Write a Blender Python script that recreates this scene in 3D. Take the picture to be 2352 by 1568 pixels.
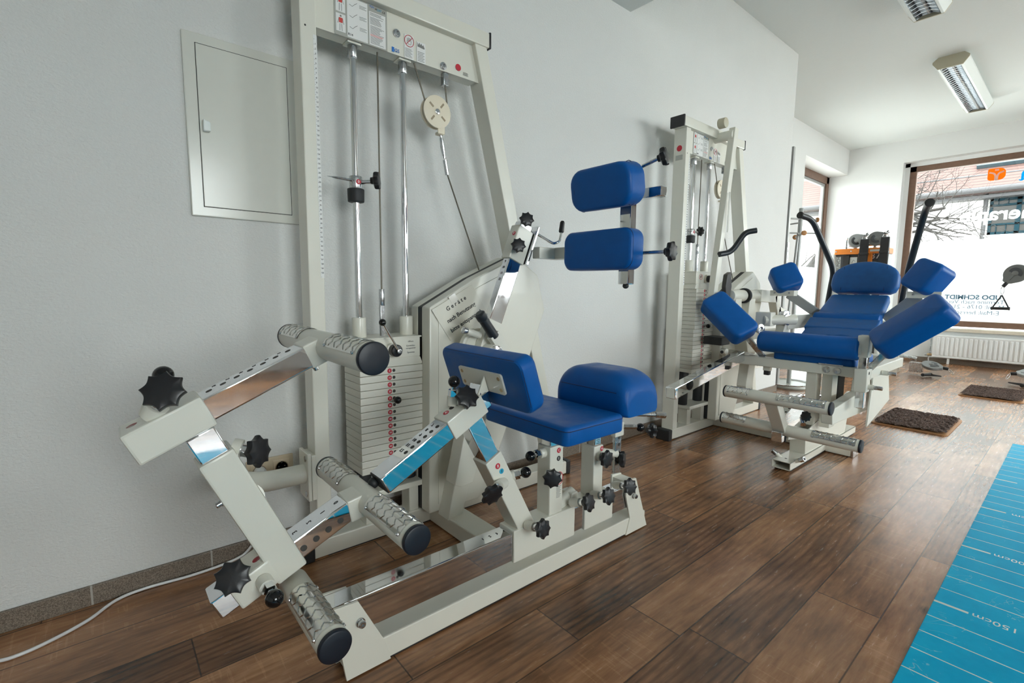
# ---- light and exposure settings
EXPOSURE, SKY, SUN = 1.33, 6.0, 1.0
import bpy, bmesh, math, random
from mathutils import Vector as V, Matrix, Euler

# ------------------------------------------------------------------ scene, camera, light
for o in list(bpy.data.objects):
    bpy.data.objects.remove(o)
S = bpy.context.scene
COL = S.collection
random.seed(7)
PI = math.pi

# camera: x runs along the left wall towards the shop window, y towards the left wall, z up
CAM_H, YAW, PITCH, ROLL, FPX = 0.93, 0.867723906, -0.110455013, 0.00988064925, 1115.1
_f = V((math.cos(PITCH)*math.cos(YAW), math.cos(PITCH)*math.sin(YAW), math.sin(PITCH)))
_r = V((math.sin(YAW), -math.cos(YAW), 0))
_u = _r.cross(_f)
_r, _u = math.cos(ROLL)*_r + math.sin(ROLL)*_u, -math.sin(ROLL)*_r + math.cos(ROLL)*_u
cam_data = bpy.data.cameras.new('camera')
cam_data.sensor_width = 36.0
cam_data.lens = FPX/2352*36.0
cam_data.clip_start = 0.02
cam_data.clip_end = 200
cam = bpy.data.objects.new('camera', cam_data)
cam.matrix_world = Matrix(((_r.x, _u.x, -_f.x, 0), (_r.y, _u.y, -_f.y, 0), (_r.z, _u.z, -_f.z, CAM_H), (0, 0, 0, 1)))
COL.objects.link(cam)
S.camera = cam

def at(px, py, axis, val):
    """the point of the plane axis = val that is seen at a picture position (a measuring aid)"""
    d = _f*FPX + _r*(px-1176) - _u*(py-784)
    o = V((0, 0, CAM_H))
    return o + d*((val-o[axis])/d[axis])

S.view_settings.view_transform = 'Standard'
S.view_settings.look = 'None'
S.view_settings.gamma = 1.0
S.view_settings.use_curve_mapping = False
S.view_settings.exposure = EXPOSURE
S.cycles.max_bounces = 10
S.cycles.diffuse_bounces = 5
S.cycles.glossy_bounces = 5
S.cycles.transmission_bounces = 6
S.cycles.transparent_max_bounces = 12
S.cycles.sample_clamp_indirect = 6.0
S.cycles.caustics_reflective = False
S.cycles.caustics_refractive = False
S.cycles.use_denoising = True

wd = bpy.data.worlds.new('sky')
S.world = wd
wd.use_nodes = True
_n = wd.node_tree.nodes
_bg = _n['Background']
_bg.inputs['Color'].default_value = (0.93, 0.985, 0.985, 1)
_bg.inputs['Strength'].default_value = SKY

sun_d = bpy.data.lights.new('sun', 'SUN')
sun_d.energy = SUN
sun_d.angle = 0.02
sun_d.color = (1.0, 0.95, 0.87)
sun = bpy.data.objects.new('sun', sun_d)
sun.rotation_euler = V((0.75, -0.25, -0.62)).to_track_quat('-Z', 'Y').to_euler()
COL.objects.link(sun)

def portal(name, loc, direction, w, h):
    d = bpy.data.lights.new(name, 'AREA')
    d.shape = 'RECTANGLE'
    d.size, d.size_y = w, h
    d.cycles.is_portal = True
    o = bpy.data.objects.new(name, d)
    o.matrix_world = Matrix.Translation(loc) @ V(direction).to_track_quat('-Z', 'Y').to_matrix().to_4x4()
    COL.objects.link(o)

# ------------------------------------------------------------------ materials
MAT = {}
def nodemat(name):
    m = bpy.data.materials.new(name)
    m.use_nodes = True
    nt = m.node_tree
    return m, nt, nt.nodes, nt.links, nt.nodes['Principled BSDF']

def mat(name, col, rough=0.5, metal=0.0, noise=0.0, nscale=40.0, bump=0.0, bscale=300.0, spec=0.5, coat=0.0, rvar=0.0, bdist=0.002):
    """painted, moulded or metal surface with slight procedural variation"""
    if name in MAT:
        return MAT[name]
    m, nt, n, l, p = nodemat(name)
    p.inputs['Base Color'].default_value = (*col, 1)
    p.inputs['Roughness'].default_value = rough
    p.inputs['Metallic'].default_value = metal
    p.inputs['Specular IOR Level'].default_value = spec
    p.inputs['Coat Weight'].default_value = coat
    g = n.new('ShaderNodeNewGeometry')
    if noise or rvar:
        t = n.new('ShaderNodeTexNoise')
        t.inputs['Scale'].default_value = nscale
        t.inputs['Detail'].default_value = 5
        l.new(g.outputs['Position'], t.inputs['Vector'])
        if noise:
            mx = n.new('ShaderNodeMix'); mx.data_type = 'RGBA'
            mx.inputs[6].default_value = (*[c*(1-noise) for c in col], 1)
            mx.inputs[7].default_value = (*[min(1, c*(1+noise)) for c in col], 1)
            l.new(t.outputs['Fac'], mx.inputs[0]); l.new(mx.outputs[2], p.inputs['Base Color'])
        if rvar:
            mr = n.new('ShaderNodeMapRange')
            mr.inputs['From Min'].default_value = 0.35; mr.inputs['From Max'].default_value = 0.7
            mr.inputs['To Min'].default_value = max(0.02, rough-rvar); mr.inputs['To Max'].default_value = rough+rvar
            l.new(t.outputs['Fac'], mr.inputs['Value']); l.new(mr.outputs['Result'], p.inputs['Roughness'])
    if bump:
        t2 = n.new('ShaderNodeTexNoise')
        t2.inputs['Scale'].default_value = bscale
        t2.inputs['Detail'].default_value = 4
        l.new(g.outputs['Position'], t2.inputs['Vector'])
        b = n.new('ShaderNodeBump')
        b.inputs['Strength'].default_value = bump
        b.inputs['Distance'].default_value = bdist
        l.new(t2.outputs['Fac'], b.inputs['Height']); l.new(b.outputs['Normal'], p.inputs['Normal'])
    MAT[name] = m
    return m

WHITE = mat('cream_powder_coat', (0.74, 0.725, 0.64), 0.32, noise=0.03, nscale=12, bump=0.06, bscale=500, coat=0.15)
PLATEW = mat('cream_plate_paint', (0.72, 0.70, 0.62), 0.38, noise=0.04, nscale=20)
BLUE = mat('blue_vinyl', (0.0008, 0.092, 0.35), 0.42, noise=0.14, nscale=26, bump=0.16, bscale=420, rvar=0.08, spec=0.26)
BLUEF = mat('faded_blue_vinyl', (0.014, 0.110, 0.34), 0.5, noise=0.22, nscale=30, bump=0.2, bscale=380, rvar=0.08, spec=0.4)
SEAM = mat('dark_blue_stitching', (0.004, 0.02, 0.08), 0.6)
CHROME = mat('chrome_plate', (0.80, 0.81, 0.83), 0.055, 1.0, noise=0.08, nscale=18, rvar=0.035)
ZINC = mat('zinc_plated_steel', (0.55, 0.56, 0.57), 0.25, 1.0, noise=0.12, nscale=60, rvar=0.08)
ALU = mat('chequer_aluminium', (0.68, 0.67, 0.63), 0.2, 1.0, noise=0.1, nscale=50, rvar=0.07)
GREYST = mat('grey_steel_paint', (0.42, 0.43, 0.42), 0.4, 0.3, noise=0.05)
BLACK = mat('black_plastic', (0.013, 0.013, 0.015), 0.36, bump=0.05, bscale=400)
GLOSSB = mat('glossy_black_ball', (0.006, 0.006, 0.007), 0.07)
RUBBER = mat('black_rubber', (0.016, 0.017, 0.019), 0.55, bump=0.06, bscale=250)
DARKNAVY = mat('dark_end_cap', (0.007, 0.010, 0.018), 0.45, bump=0.05, bscale=200)
GRIP = mat('black_foam_grip', (0.016, 0.02, 0.024), 0.38, bump=0.1, bscale=300)
CABLE = mat('steel_cable', (0.16, 0.145, 0.115), 0.45, 0.7, noise=0.4, nscale=600)
RED = mat('red_sticker', (0.55, 0.02, 0.04), 0.45)
INK = mat('black_print', (0.02, 0.02, 0.02), 0.5)
GREYINK = mat('grey_print', (0.20, 0.20, 0.19), 0.5)
WINK = mat('white_print', (0.85, 0.85, 0.84), 0.5)
BLUEINK = mat('blue_print', (0.02, 0.17, 0.55), 0.5)
CYANINK = mat('cyan_print', (0.02, 0.35, 0.55), 0.5)
STICK = mat('white_sticker', (0.80, 0.80, 0.78), 0.35)
SILVER = mat('silver_sticker', (0.42, 0.42, 0.38), 0.4, 0.2)
SHEET = mat('clear_sheet_cover', (0.70, 0.69, 0.62), 0.12, spec=0.6)
PULLEY = mat('ivory_plastic', (0.78, 0.70, 0.55), 0.45)
SLOT = mat('hole_shade', (0.05, 0.045, 0.04), 0.7)  # flat dark marks: the shade inside holes is put into the colour
IVORY = mat('beige_socket_plastic', (0.60, 0.50, 0.36), 0.35)
SOCKW = mat('white_socket_plastic', (0.78, 0.75, 0.68), 0.35)
SOCKD = mat('socket_well_shade', (0.30, 0.23, 0.15), 0.5)  # shade of the nearly flat outlet wells, put into a darker tone
CORD = mat('white_cord', (0.72, 0.72, 0.72), 0.4)
WOODF = mat('brown_window_frame', (0.17, 0.095, 0.062), 0.5, noise=0.25, nscale=30)
PEGW = mat('beech_knob', (0.50, 0.24, 0.09), 0.45, noise=0.15)
ORANGE = mat('orange_paint', (0.80, 0.24, 0.03), 0.35)
ANTH = mat('anthracite_panel', (0.045, 0.05, 0.055), 0.45)
PALEG = mat('pale_grey_panel', (0.60, 0.64, 0.62), 0.4)
RADW = mat('radiator_enamel', (0.78, 0.79, 0.78), 0.35)
BRASS = mat('brass_fitting', (0.50, 0.36, 0.20), 0.35, 0.8)
LAMPW = mat('lamp_enamel', (0.78, 0.82, 0.80), 0.35)
LAMPE = mat('lamp_end_cap', (0.52, 0.48, 0.36), 0.45)
LOUV = mat('mirror_louvre', (0.82, 0.84, 0.86), 0.14, 1.0)
CABW = mat('cabinet_enamel', (0.66, 0.66, 0.60), 0.17, noise=0.02)
LINE = mat('gap_shade', (0.03, 0.03, 0.03), 0.8)  # for a thin sheet that paints the shade in the cabinet door's gap
SILLM = mat('stone_sill', (0.62, 0.55, 0.45), 0.35, noise=0.1)
STRAP = mat('black_webbing', (0.016, 0.016, 0.018), 0.75, bump=0.2, bscale=500)
GREYP = mat('grey_pulley_plastic', (0.16, 0.165, 0.16), 0.4)
REDM = mat('red_muscle_print', (0.6, 0.06, 0.05), 0.5)

def wall_mat():
    m, nt, n, l, p = nodemat('white_roughcast_plaster')
    g = n.new('ShaderNodeNewGeometry')
    mp = n.new('ShaderNodeMapping'); mp.inputs['Scale'].default_value = (1, 1, 1.7)
    l.new(g.outputs['Position'], mp.inputs['Vector'])
    t = n.new('ShaderNodeTexNoise'); t.inputs['Scale'].default_value = 95; t.inputs['Detail'].default_value = 6; t.inputs['Roughness'].default_value = 0.6
    t.inputs['Distortion'].default_value = 0.6
    l.new(mp.outputs['Vector'], t.inputs['Vector'])
    t3 = n.new('ShaderNodeTexNoise'); t3.inputs['Scale'].default_value = 2.0; t3.inputs['Detail'].default_value = 4
    l.new(g.outputs['Position'], t3.inputs['Vector'])
    mx = n.new('ShaderNodeMix'); mx.data_type = 'RGBA'
    mx.inputs[6].default_value = (0.70, 0.70, 0.675, 1); mx.inputs[7].default_value = (0.77, 0.775, 0.76, 1)
    l.new(t3.outputs['Fac'], mx.inputs[0]); l.new(mx.outputs[2], p.inputs['Base Color'])
    b = n.new('ShaderNodeBump'); b.inputs['Strength'].default_value = 0.75; b.inputs['Distance'].default_value = 0.005
    l.new(t.outputs['Fac'], b.inputs['Height']); l.new(b.outputs['Normal'], p.inputs['Normal'])
    p.inputs['Roughness'].default_value = 0.85
    return m
WALL = wall_mat()
CEIL = mat('white_ceiling_paint', (0.76, 0.79, 0.775), 0.9, bump=0.3, bscale=90, bdist=0.003)
WALL2 = mat('smooth_white_wall', (0.76, 0.765, 0.755), 0.8, noise=0.02, nscale=3, bump=0.2, bscale=90)

def tile_mat():
    m, nt, n, l, p = nodemat('brown_speckled_skirting_tile')
    g = n.new('ShaderNodeNewGeometry')
    t = n.new('ShaderNodeTexNoise'); t.inputs['Scale'].default_value = 420; t.inputs['Detail'].default_value = 3
    l.new(g.outputs['Position'], t.inputs['Vector'])
    cr = n.new('ShaderNodeValToRGB')
    cr.color_ramp.elements[0].position = 0.35; cr.color_ramp.elements[0].color = (0.10, 0.075, 0.055, 1)
    cr.color_ramp.elements[1].position = 0.68; cr.color_ramp.elements[1].color = (0.30, 0.25, 0.20, 1)
    l.new(t.outputs['Fac'], cr.inputs['Fac'])
    # grout joint every 0.30 m along x
    sx = n.new('ShaderNodeSeparateXYZ'); l.new(g.outputs['Position'], sx.inputs[0])
    a = n.new('ShaderNodeMath'); a.operation = 'ADD'; a.inputs[1].default_value = 9.975
    l.new(sx.outputs['X'], a.inputs[0])
    md = n.new('ShaderNodeMath'); md.operation = 'MODULO'; md.inputs[1].default_value = 0.3
    l.new(a.outputs[0], md.inputs[0])
    lt = n.new('ShaderNodeMath'); lt.operation = 'LESS_THAN'; lt.inputs[1].default_value = 0.005
    l.new(md.outputs[0], lt.inputs[0])
    mx = n.new('ShaderNodeMix'); mx.data_type = 'RGBA'; mx.inputs[7].default_value = (0.42, 0.40, 0.36, 1)
    l.new(lt.outputs[0], mx.inputs[0]); l.new(cr.outputs['Color'], mx.inputs[6]); l.new(mx.outputs[2], p.inputs['Base Color'])
    p.inputs['Roughness'].default_value = 0.45
    return m
TILE = tile_mat()

def floor_mat():
    """vinyl planks 164 mm wide running along x"""
    m, nt, n, l, p = nodemat('dark_oak_vinyl_planks')
    def math_(op, a, b=None):
        x = n.new('ShaderNodeMath'); x.operation = op
        for i, v in enumerate((a, b)):
            if v is None: continue
            if isinstance(v, (int, float)): x.inputs[i].default_value = v
            else: l.new(v, x.inputs[i])
        return x.outputs[0]
    g = n.new('ShaderNodeNewGeometry')
    s = n.new('ShaderNodeSeparateXYZ'); l.new(g.outputs['Position'], s.inputs[0])
    X, Y = s.outputs['X'], s.outputs['Y']
    yr = math_('DIVIDE', math_('ADD', Y, 8.2-0.301), 0.164)
    row = math_('FLOOR', yr); fy = math_('FRACT', yr)
    wn = n.new('ShaderNodeTexWhiteNoise'); wn.noise_dimensions = '1D'; l.new(row, wn.inputs['W'])
    LEN = 1.22
    xr = math_('DIVIDE', math_('ADD', math_('ADD', X, 12.0), math_('MULTIPLY', wn.outputs['Value'], LEN)), LEN)
    ci = math_('FLOOR', xr); fx = math_('FRACT', xr)
    cb = n.new('ShaderNodeCombineXYZ'); l.new(row, cb.inputs[0]); l.new(ci, cb.inputs[1])
    w2 = n.new('ShaderNodeTexWhiteNoise'); w2.noise_dimensions = '2D'; l.new(cb.outputs[0], w2.inputs['Vector'])
    rnd = w2.outputs['Value']
    # grain coordinates: stretched along x, shifted per plank
    gx = math_('ADD', math_('MULTIPLY', X, 1.4), math_('MULTIPLY', rnd, 37.0))
    gy = math_('ADD', math_('MULTIPLY', Y, 11.0), math_('MULTIPLY', rnd, 91.0))
    gc = n.new('ShaderNodeCombineXYZ'); l.new(gx, gc.inputs[0]); l.new(gy, gc.inputs[1]); l.new(rnd, gc.inputs[2])
    n1 = n.new('ShaderNodeTexNoise'); n1.inputs['Scale'].default_value = 1.6; n1.inputs['Detail'].default_value = 8; n1.inputs['Roughness'].default_value = 0.62; n1.inputs['Distortion'].default_value = 1.6
    l.new(gc.outputs[0], n1.inputs['Vector'])
    n2 = n.new('ShaderNodeTexNoise'); n2.inputs['Scale'].default_value = 9; n2.inputs['Detail'].default_value = 6; n2.inputs['Roughness'].default_value = 0.7
    l.new(gc.outputs[0], n2.inputs['Vector'])
    # cathedral figure: rings of a distorted wave
    wv = n.new('ShaderNodeTexWave'); wv.wave_type = 'BANDS'; wv.bands_direction = 'Y'
    wv.inputs['Scale'].default_value = 2.6; wv.inputs['Distortion'].default_value = 12.0; wv.inputs['Detail'].default_value = 2.0; wv.inputs['Detail Scale'].default_value = 0.45; wv.inputs['Detail Roughness'].default_value = 0.45
    wc = n.new('ShaderNodeCombineXYZ'); l.new(math_('ADD', math_('MULTIPLY', X, 1.0), math_('MULTIPLY', rnd, 37.0)), wc.inputs[0]); l.new(math_('ADD', math_('MULTIPLY', Y, 5.0), math_('MULTIPLY', rnd, 91.0)), wc.inputs[1]); l.new(rnd, wc.inputs[2])
    l.new(wc.outputs[0], wv.inputs['Vector'])
    ring = math_('MULTIPLY', math_('POWER', wv.outputs['Fac'], 2.5), math_('ADD', math_('MULTIPLY', math_('LESS_THAN', rnd, 0.5), 0.075), 0.03))
    # saw marks: fine lines across some planks, in patches
    sc = n.new('ShaderNodeCombineXYZ'); l.new(math_('MULTIPLY', X, 105.0), sc.inputs[0]); l.new(math_('MULTIPLY', Y, 7.0), sc.inputs[1]); l.new(rnd, sc.inputs[2])
    n3 = n.new('ShaderNodeTexNoise'); n3.inputs['Scale'].default_value = 1.0; n3.inputs['Detail'].default_value = 2; l.new(sc.outputs[0], n3.inputs['Vector'])
    bl = n.new('ShaderNodeTexNoise'); bl.inputs['Scale'].default_value = 3.2; bl.inputs['Detail'].default_value = 4; bl.inputs['Roughness'].default_value = 0.6
    bc = n.new('ShaderNodeCombineXYZ'); l.new(math_('ADD', X, math_('MULTIPLY', rnd, 13.0)), bc.inputs[0]); l.new(math_('MULTIPLY', Y, 1.6), bc.inputs[1]); l.new(rnd, bc.inputs[2])
    l.new(bc.outputs[0], bl.inputs['Vector'])
    tone = math_('ADD', math_('MULTIPLY', n1.outputs['Fac'], 0.50), math_('MULTIPLY', n2.outputs['Fac'], 0.30))
    tone = math_('SUBTRACT', math_('ADD', tone, 0.08), ring)
    tone = math_('ADD', tone, math_('MULTIPLY', math_('SUBTRACT', bl.outputs['Fac'], 0.5), 0.62))
    tone = math_('ADD', tone, math_('MULTIPLY', math_('SUBTRACT', rnd, 0.5), 0.24))
    patch = math_('GREATER_THAN', rnd, 0.55)
    saw = math_('MULTIPLY', math_('MULTIPLY', math_('GREATER_THAN', n3.outputs['Fac'], 0.60), patch), math_('MULTIPLY', math_('GREATER_THAN', bl.outputs['Fac'], 0.50), 0.06))
    tone = math_('ADD', tone, saw)
    cr = n.new('ShaderNodeValToRGB')
    e = cr.color_ramp.elements
    e[0].position = 0.16; e[0].color = (0.046, 0.020, 0.010, 1)
    e[1].position = 0.80; e[1].color = (0.62, 0.34, 0.175, 1)
    x = e.new(0.36); x.color = (0.180, 0.083, 0.039, 1)
    x = e.new(0.55); x.color = (0.36, 0.175, 0.082, 1)
    l.new(tone, cr.inputs['Fac'])
    # knots
    vo = n.new('ShaderNodeTexVoronoi'); vo.inputs['Scale'].default_value = 2.3
    vc = n.new('ShaderNodeCombineXYZ'); l.new(math_('MULTIPLY', X, 0.7), vc.inputs[0]); l.new(math_('MULTIPLY', Y, 1.5), vc.inputs[1])
    l.new(vc.outputs[0], vo.inputs['Vector'])
    kd = math_('ADD', vo.outputs['Distance'], math_('MULTIPLY', math_('SUBTRACT', n2.outputs['Fac'], 0.5), 0.09))
    kn = n.new('ShaderNodeMapRange'); kn.inputs['From Min'].default_value = 0.02; kn.inputs['From Max'].default_value = 0.06
    kn.inputs['To Min'].default_value = 0.25; kn.inputs['To Max'].default_value = 1.0
    l.new(kd, kn.inputs['Value'])
    mk = n.new('ShaderNodeMix'); mk.data_type = 'RGBA'; mk.blend_type = 'MULTIPLY'; mk.inputs[0].default_value = 1.0
    l.new(cr.outputs['Color'], mk.inputs[6]); l.new(kn.outputs['Result'], mk.inputs[7])
    # joints
    ey = math_('MINIMUM', fy, math_('SUBTRACT', 1.0, fy))
    ex = math_('MULTIPLY', math_('MINIMUM', fx, math_('SUBTRACT', 1.0, fx)), LEN/0.164)
    ed = math_('MINIMUM', ey, ex)
    jn = n.new('ShaderNodeMapRange'); jn.inputs['From Min'].default_value = 0.005; jn.inputs['From Max'].default_value = 0.016
    jn.inputs['To Min'].default_value = 0.22; jn.inputs['To Max'].default_value = 1.0
    l.new(ed, jn.inputs['Value'])
    mj = n.new('ShaderNodeMix'); mj.data_type = 'RGBA'; mj.blend_type = 'MULTIPLY'; mj.inputs[0].default_value = 1.0
    l.new(mk.outputs[2], mj.inputs[6]); l.new(jn.outputs['Result'], mj.inputs[7])
    l.new(mj.outputs[2], p.inputs['Base Color'])
    rr = n.new('ShaderNodeMapRange'); rr.inputs['To Min'].default_value = 0.19; rr.inputs['To Max'].default_value = 0.32
    l.new(n2.outputs['Fac'], rr.inputs['Value']); l.new(rr.outputs['Result'], p.inputs['Roughness'])
    p.inputs['Specular IOR Level'].default_value = 0.6
    return m
FLOOR = floor_mat()

def mat_runner():
    """turquoise rubber runner with a white line every 10 cm and worn pale smudges"""
    m, nt, n, l, p = nodemat('turquoise_rubber_runner')
    def math_(op, a, b=None):
        x = n.new('ShaderNodeMath'); x.operation = op
        for i, v in enumerate((a, b)):
            if v is None: continue
            if isinstance(v, (int, float)): x.inputs[i].default_value = v
            else: l.new(v, x.inputs[i])
        return x.outputs[0]
    g = n.new('ShaderNodeNewGeometry')
    s = n.new('ShaderNodeSeparateXYZ'); l.new(g.outputs['Position'], s.inputs[0])
    X, Y = s.outputs['X'], s.outputs['Y']
    xx = math_('ADD', X, 10.0-0.369)
    d10 = math_('ABSOLUTE', math_('SUBTRACT', math_('MODULO', math_('ADD', xx, 0.05), 0.1), 0.05))
    d50 = math_('ABSOLUTE', math_('SUBTRACT', math_('MODULO', math_('ADD', xx, 0.25), 0.5), 0.25))
    thin = math_('MULTIPLY', math_('LESS_THAN', d10, 0.0020), math_('GREATER_THAN', d50, 0.03))
    thick = math_('MULTIPLY', math_('LESS_THAN', d50, 0.0055), math_('GREATER_THAN', Y, 0.142))
    ln = math_('MAXIMUM', thin, thick)
    t = n.new('ShaderNodeTexNoise'); t.inputs['Scale'].default_value = 6; t.inputs['Detail'].default_value = 8; t.inputs['Roughness'].default_value = 0.7
    l.new(g.outputs['Position'], t.inputs['Vector'])
    cr = n.new('ShaderNodeValToRGB')
    cr.color_ramp.elements[0].position = 0.35; cr.color_ramp.elements[0].color = (0.0005, 0.40, 0.68, 1)
    cr.color_ramp.elements[1].position = 0.72; cr.color_ramp.elements[1].color = (0.008, 0.50, 0.78, 1)
    l.new(t.outputs['Fac'], cr.inputs['Fac'])
    # scuffs
    t2 = n.new('ShaderNodeTexNoise'); t2.inputs['Scale'].default_value = 4.5; t2.inputs['Detail'].default_value = 3; t2.inputs['Distortion'].default_value = 2.5
    l.new(g.outputs['Position'], t2.inputs['Vector'])
    d = math_('ABSOLUTE', math_('SUBTRACT', t2.outputs['Fac'], 0.56))
    sf = n.new('ShaderNodeMapRange'); sf.inputs['From Min'].default_value = 0.0; sf.inputs['From Max'].default_value = 0.006; sf.inputs['To Min'].default_value = 0.45; sf.inputs['To Max'].default_value = 0.0
    l.new(d, sf.inputs['Value'])
    sg = math_('MULTIPLY', sf.outputs['Result'], math_('GREATER_THAN', t.outputs['Fac'], 0.52))
    m1 = n.new('ShaderNodeMix'); m1.data_type = 'RGBA'; m1.inputs[7].default_value = (0.55, 0.75, 0.78, 1)
    l.new(sg, m1.inputs[0]); l.new(cr.outputs['Color'], m1.inputs[6])
    m2 = n.new('ShaderNodeMix'); m2.data_type = 'RGBA'; m2.inputs[7].default_value = (0.72, 0.76, 0.72, 1)
    l.new(ln, m2.inputs[0]); l.new(m1.outputs[2], m2.inputs[6]); l.new(m2.outputs[2], p.inputs['Base Color'])
    p.inputs['Roughness'].default_value = 0.5
    p.inputs['Specular IOR Level'].default_value = 0.06
    b = n.new('ShaderNodeBump'); b.inputs['Strength'].default_value = 0.1; b.inputs['Distance'].default_value = 0.001
    l.new(t.outputs['Fac'], b.inputs['Height']); l.new(b.outputs['Normal'], p.inputs['Normal'])
    return m
RUNNER = mat_runner()

def glass_mat():
    m, nt, n, l, p = nodemat('clear_window_glass')
    tr = n.new('ShaderNodeBsdfTransparent'); tr.inputs['Color'].default_value = (0.96, 0.98, 0.98, 1)
    gl = n.new('ShaderNodeBsdfGlossy'); gl.inputs['Roughness'].default_value = 0.0
    fr = n.new('ShaderNodeFresnel'); fr.inputs['IOR'].default_value = 1.45
    mx = n.new('ShaderNodeMixShader')
    l.new(fr.outputs[0], mx.inputs[0]); l.new(tr.outputs[0], mx.inputs[1]); l.new(gl.outputs[0], mx.inputs[2])
    l.new(mx.outputs[0], n['Material Output'].inputs['Surface'])
    return m
GLASS = glass_mat()

def film_mat():
    m, nt, n, l, p = nodemat('frosted_privacy_film')
    tl = n.new('ShaderNodeBsdfTranslucent'); tl.inputs['Color'].default_value = (0.80, 0.86, 0.87, 1)
    di = n.new('ShaderNodeBsdfDiffuse'); di.inputs['Color'].default_value = (0.75, 0.78, 0.78, 1)
    mx = n.new('ShaderNodeMixShader'); mx.inputs[0].default_value = 0.2
    l.new(tl.outputs[0], mx.inputs[1]); l.new(di.outputs[0], mx.inputs[2])
    l.new(mx.outputs[0], n['Material Output'].inputs['Surface'])
    return m
FILM = film_mat()
def film_ink(name, col, share=0.25):
    m, nt, n, l, p = nodemat(name)
    tl = n.new('ShaderNodeBsdfTranslucent'); tl.inputs['Color'].default_value = (*col, 1)
    di = n.new('ShaderNodeBsdfDiffuse'); di.inputs['Color'].default_value = (*col, 1)
    mx = n.new('ShaderNodeMixShader'); mx.inputs[0].default_value = share
    l.new(tl.outputs[0], mx.inputs[1]); l.new(di.outputs[0], mx.inputs[2])
    l.new(mx.outputs[0], n['Material Output'].inputs['Surface'])
    return m

def rug_mat():
    m, nt, n, l, p = nodemat('brown_shaggy_pile')
    g = n.new('ShaderNodeNewGeometry')
    t = n.new('ShaderNodeTexNoise'); t.inputs['Scale'].default_value = 140; t.inputs['Detail'].default_value = 4
    l.new(g.outputs['Position'], t.inputs['Vector'])
    cr = n.new('ShaderNodeValToRGB')
    cr.color_ramp.elements[0].position = 0.3; cr.color_ramp.elements[0].color = (0.026, 0.016, 0.013, 1)
    cr.color_ramp.elements[1].position = 0.72; cr.color_ramp.elements[1].color = (0.15, 0.092, 0.070, 1)
    l.new(t.outputs['Fac'], cr.inputs['Fac']); l.new(cr.outputs['Color'], p.inputs['Base Color'])
    p.inputs['Roughness'].default_value = 0.95
    return m
PILE = rug_mat()
BIND = mat('tan_binding', (0.38, 0.19, 0.08), 0.7)

# ------------------------------------------------------------------ geometry helpers
ORG = {}
def tag(o, label=None, cat=None, group=None, kind=None):
    if label: o['label'] = label
    if cat: o['category'] = cat
    if group: o['group'] = group
    if kind: o['kind'] = kind
    return o

def thing(name, loc, label, cat, group=None):
    o = bpy.data.objects.new(name, None)
    o.empty_display_size = 0.1
    o.location = loc
    COL.objects.link(o)
    ORG[o] = V(loc)
    return tag(o, label, cat, group)

def link(o, parent, origin):
    if parent is not None:
        o.parent = parent
        o.matrix_parent_inverse = Matrix.Translation(-ORG[parent])
    ORG[o] = V(origin)
    COL.objects.link(o)
    return o

def axes(d, hint=(0, 0, 1)):
    d = V(d).normalized()
    h = V(hint)
    if abs(d.dot(h.normalized())) > 0.995:
        h = V((1, 0, 0)) if abs(d.x) < 0.9 else V((0, 1, 0))
    s = d.cross(h).normalized()
    u = s.cross(d).normalized()
    return d, s, u          # along, side, up

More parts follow.
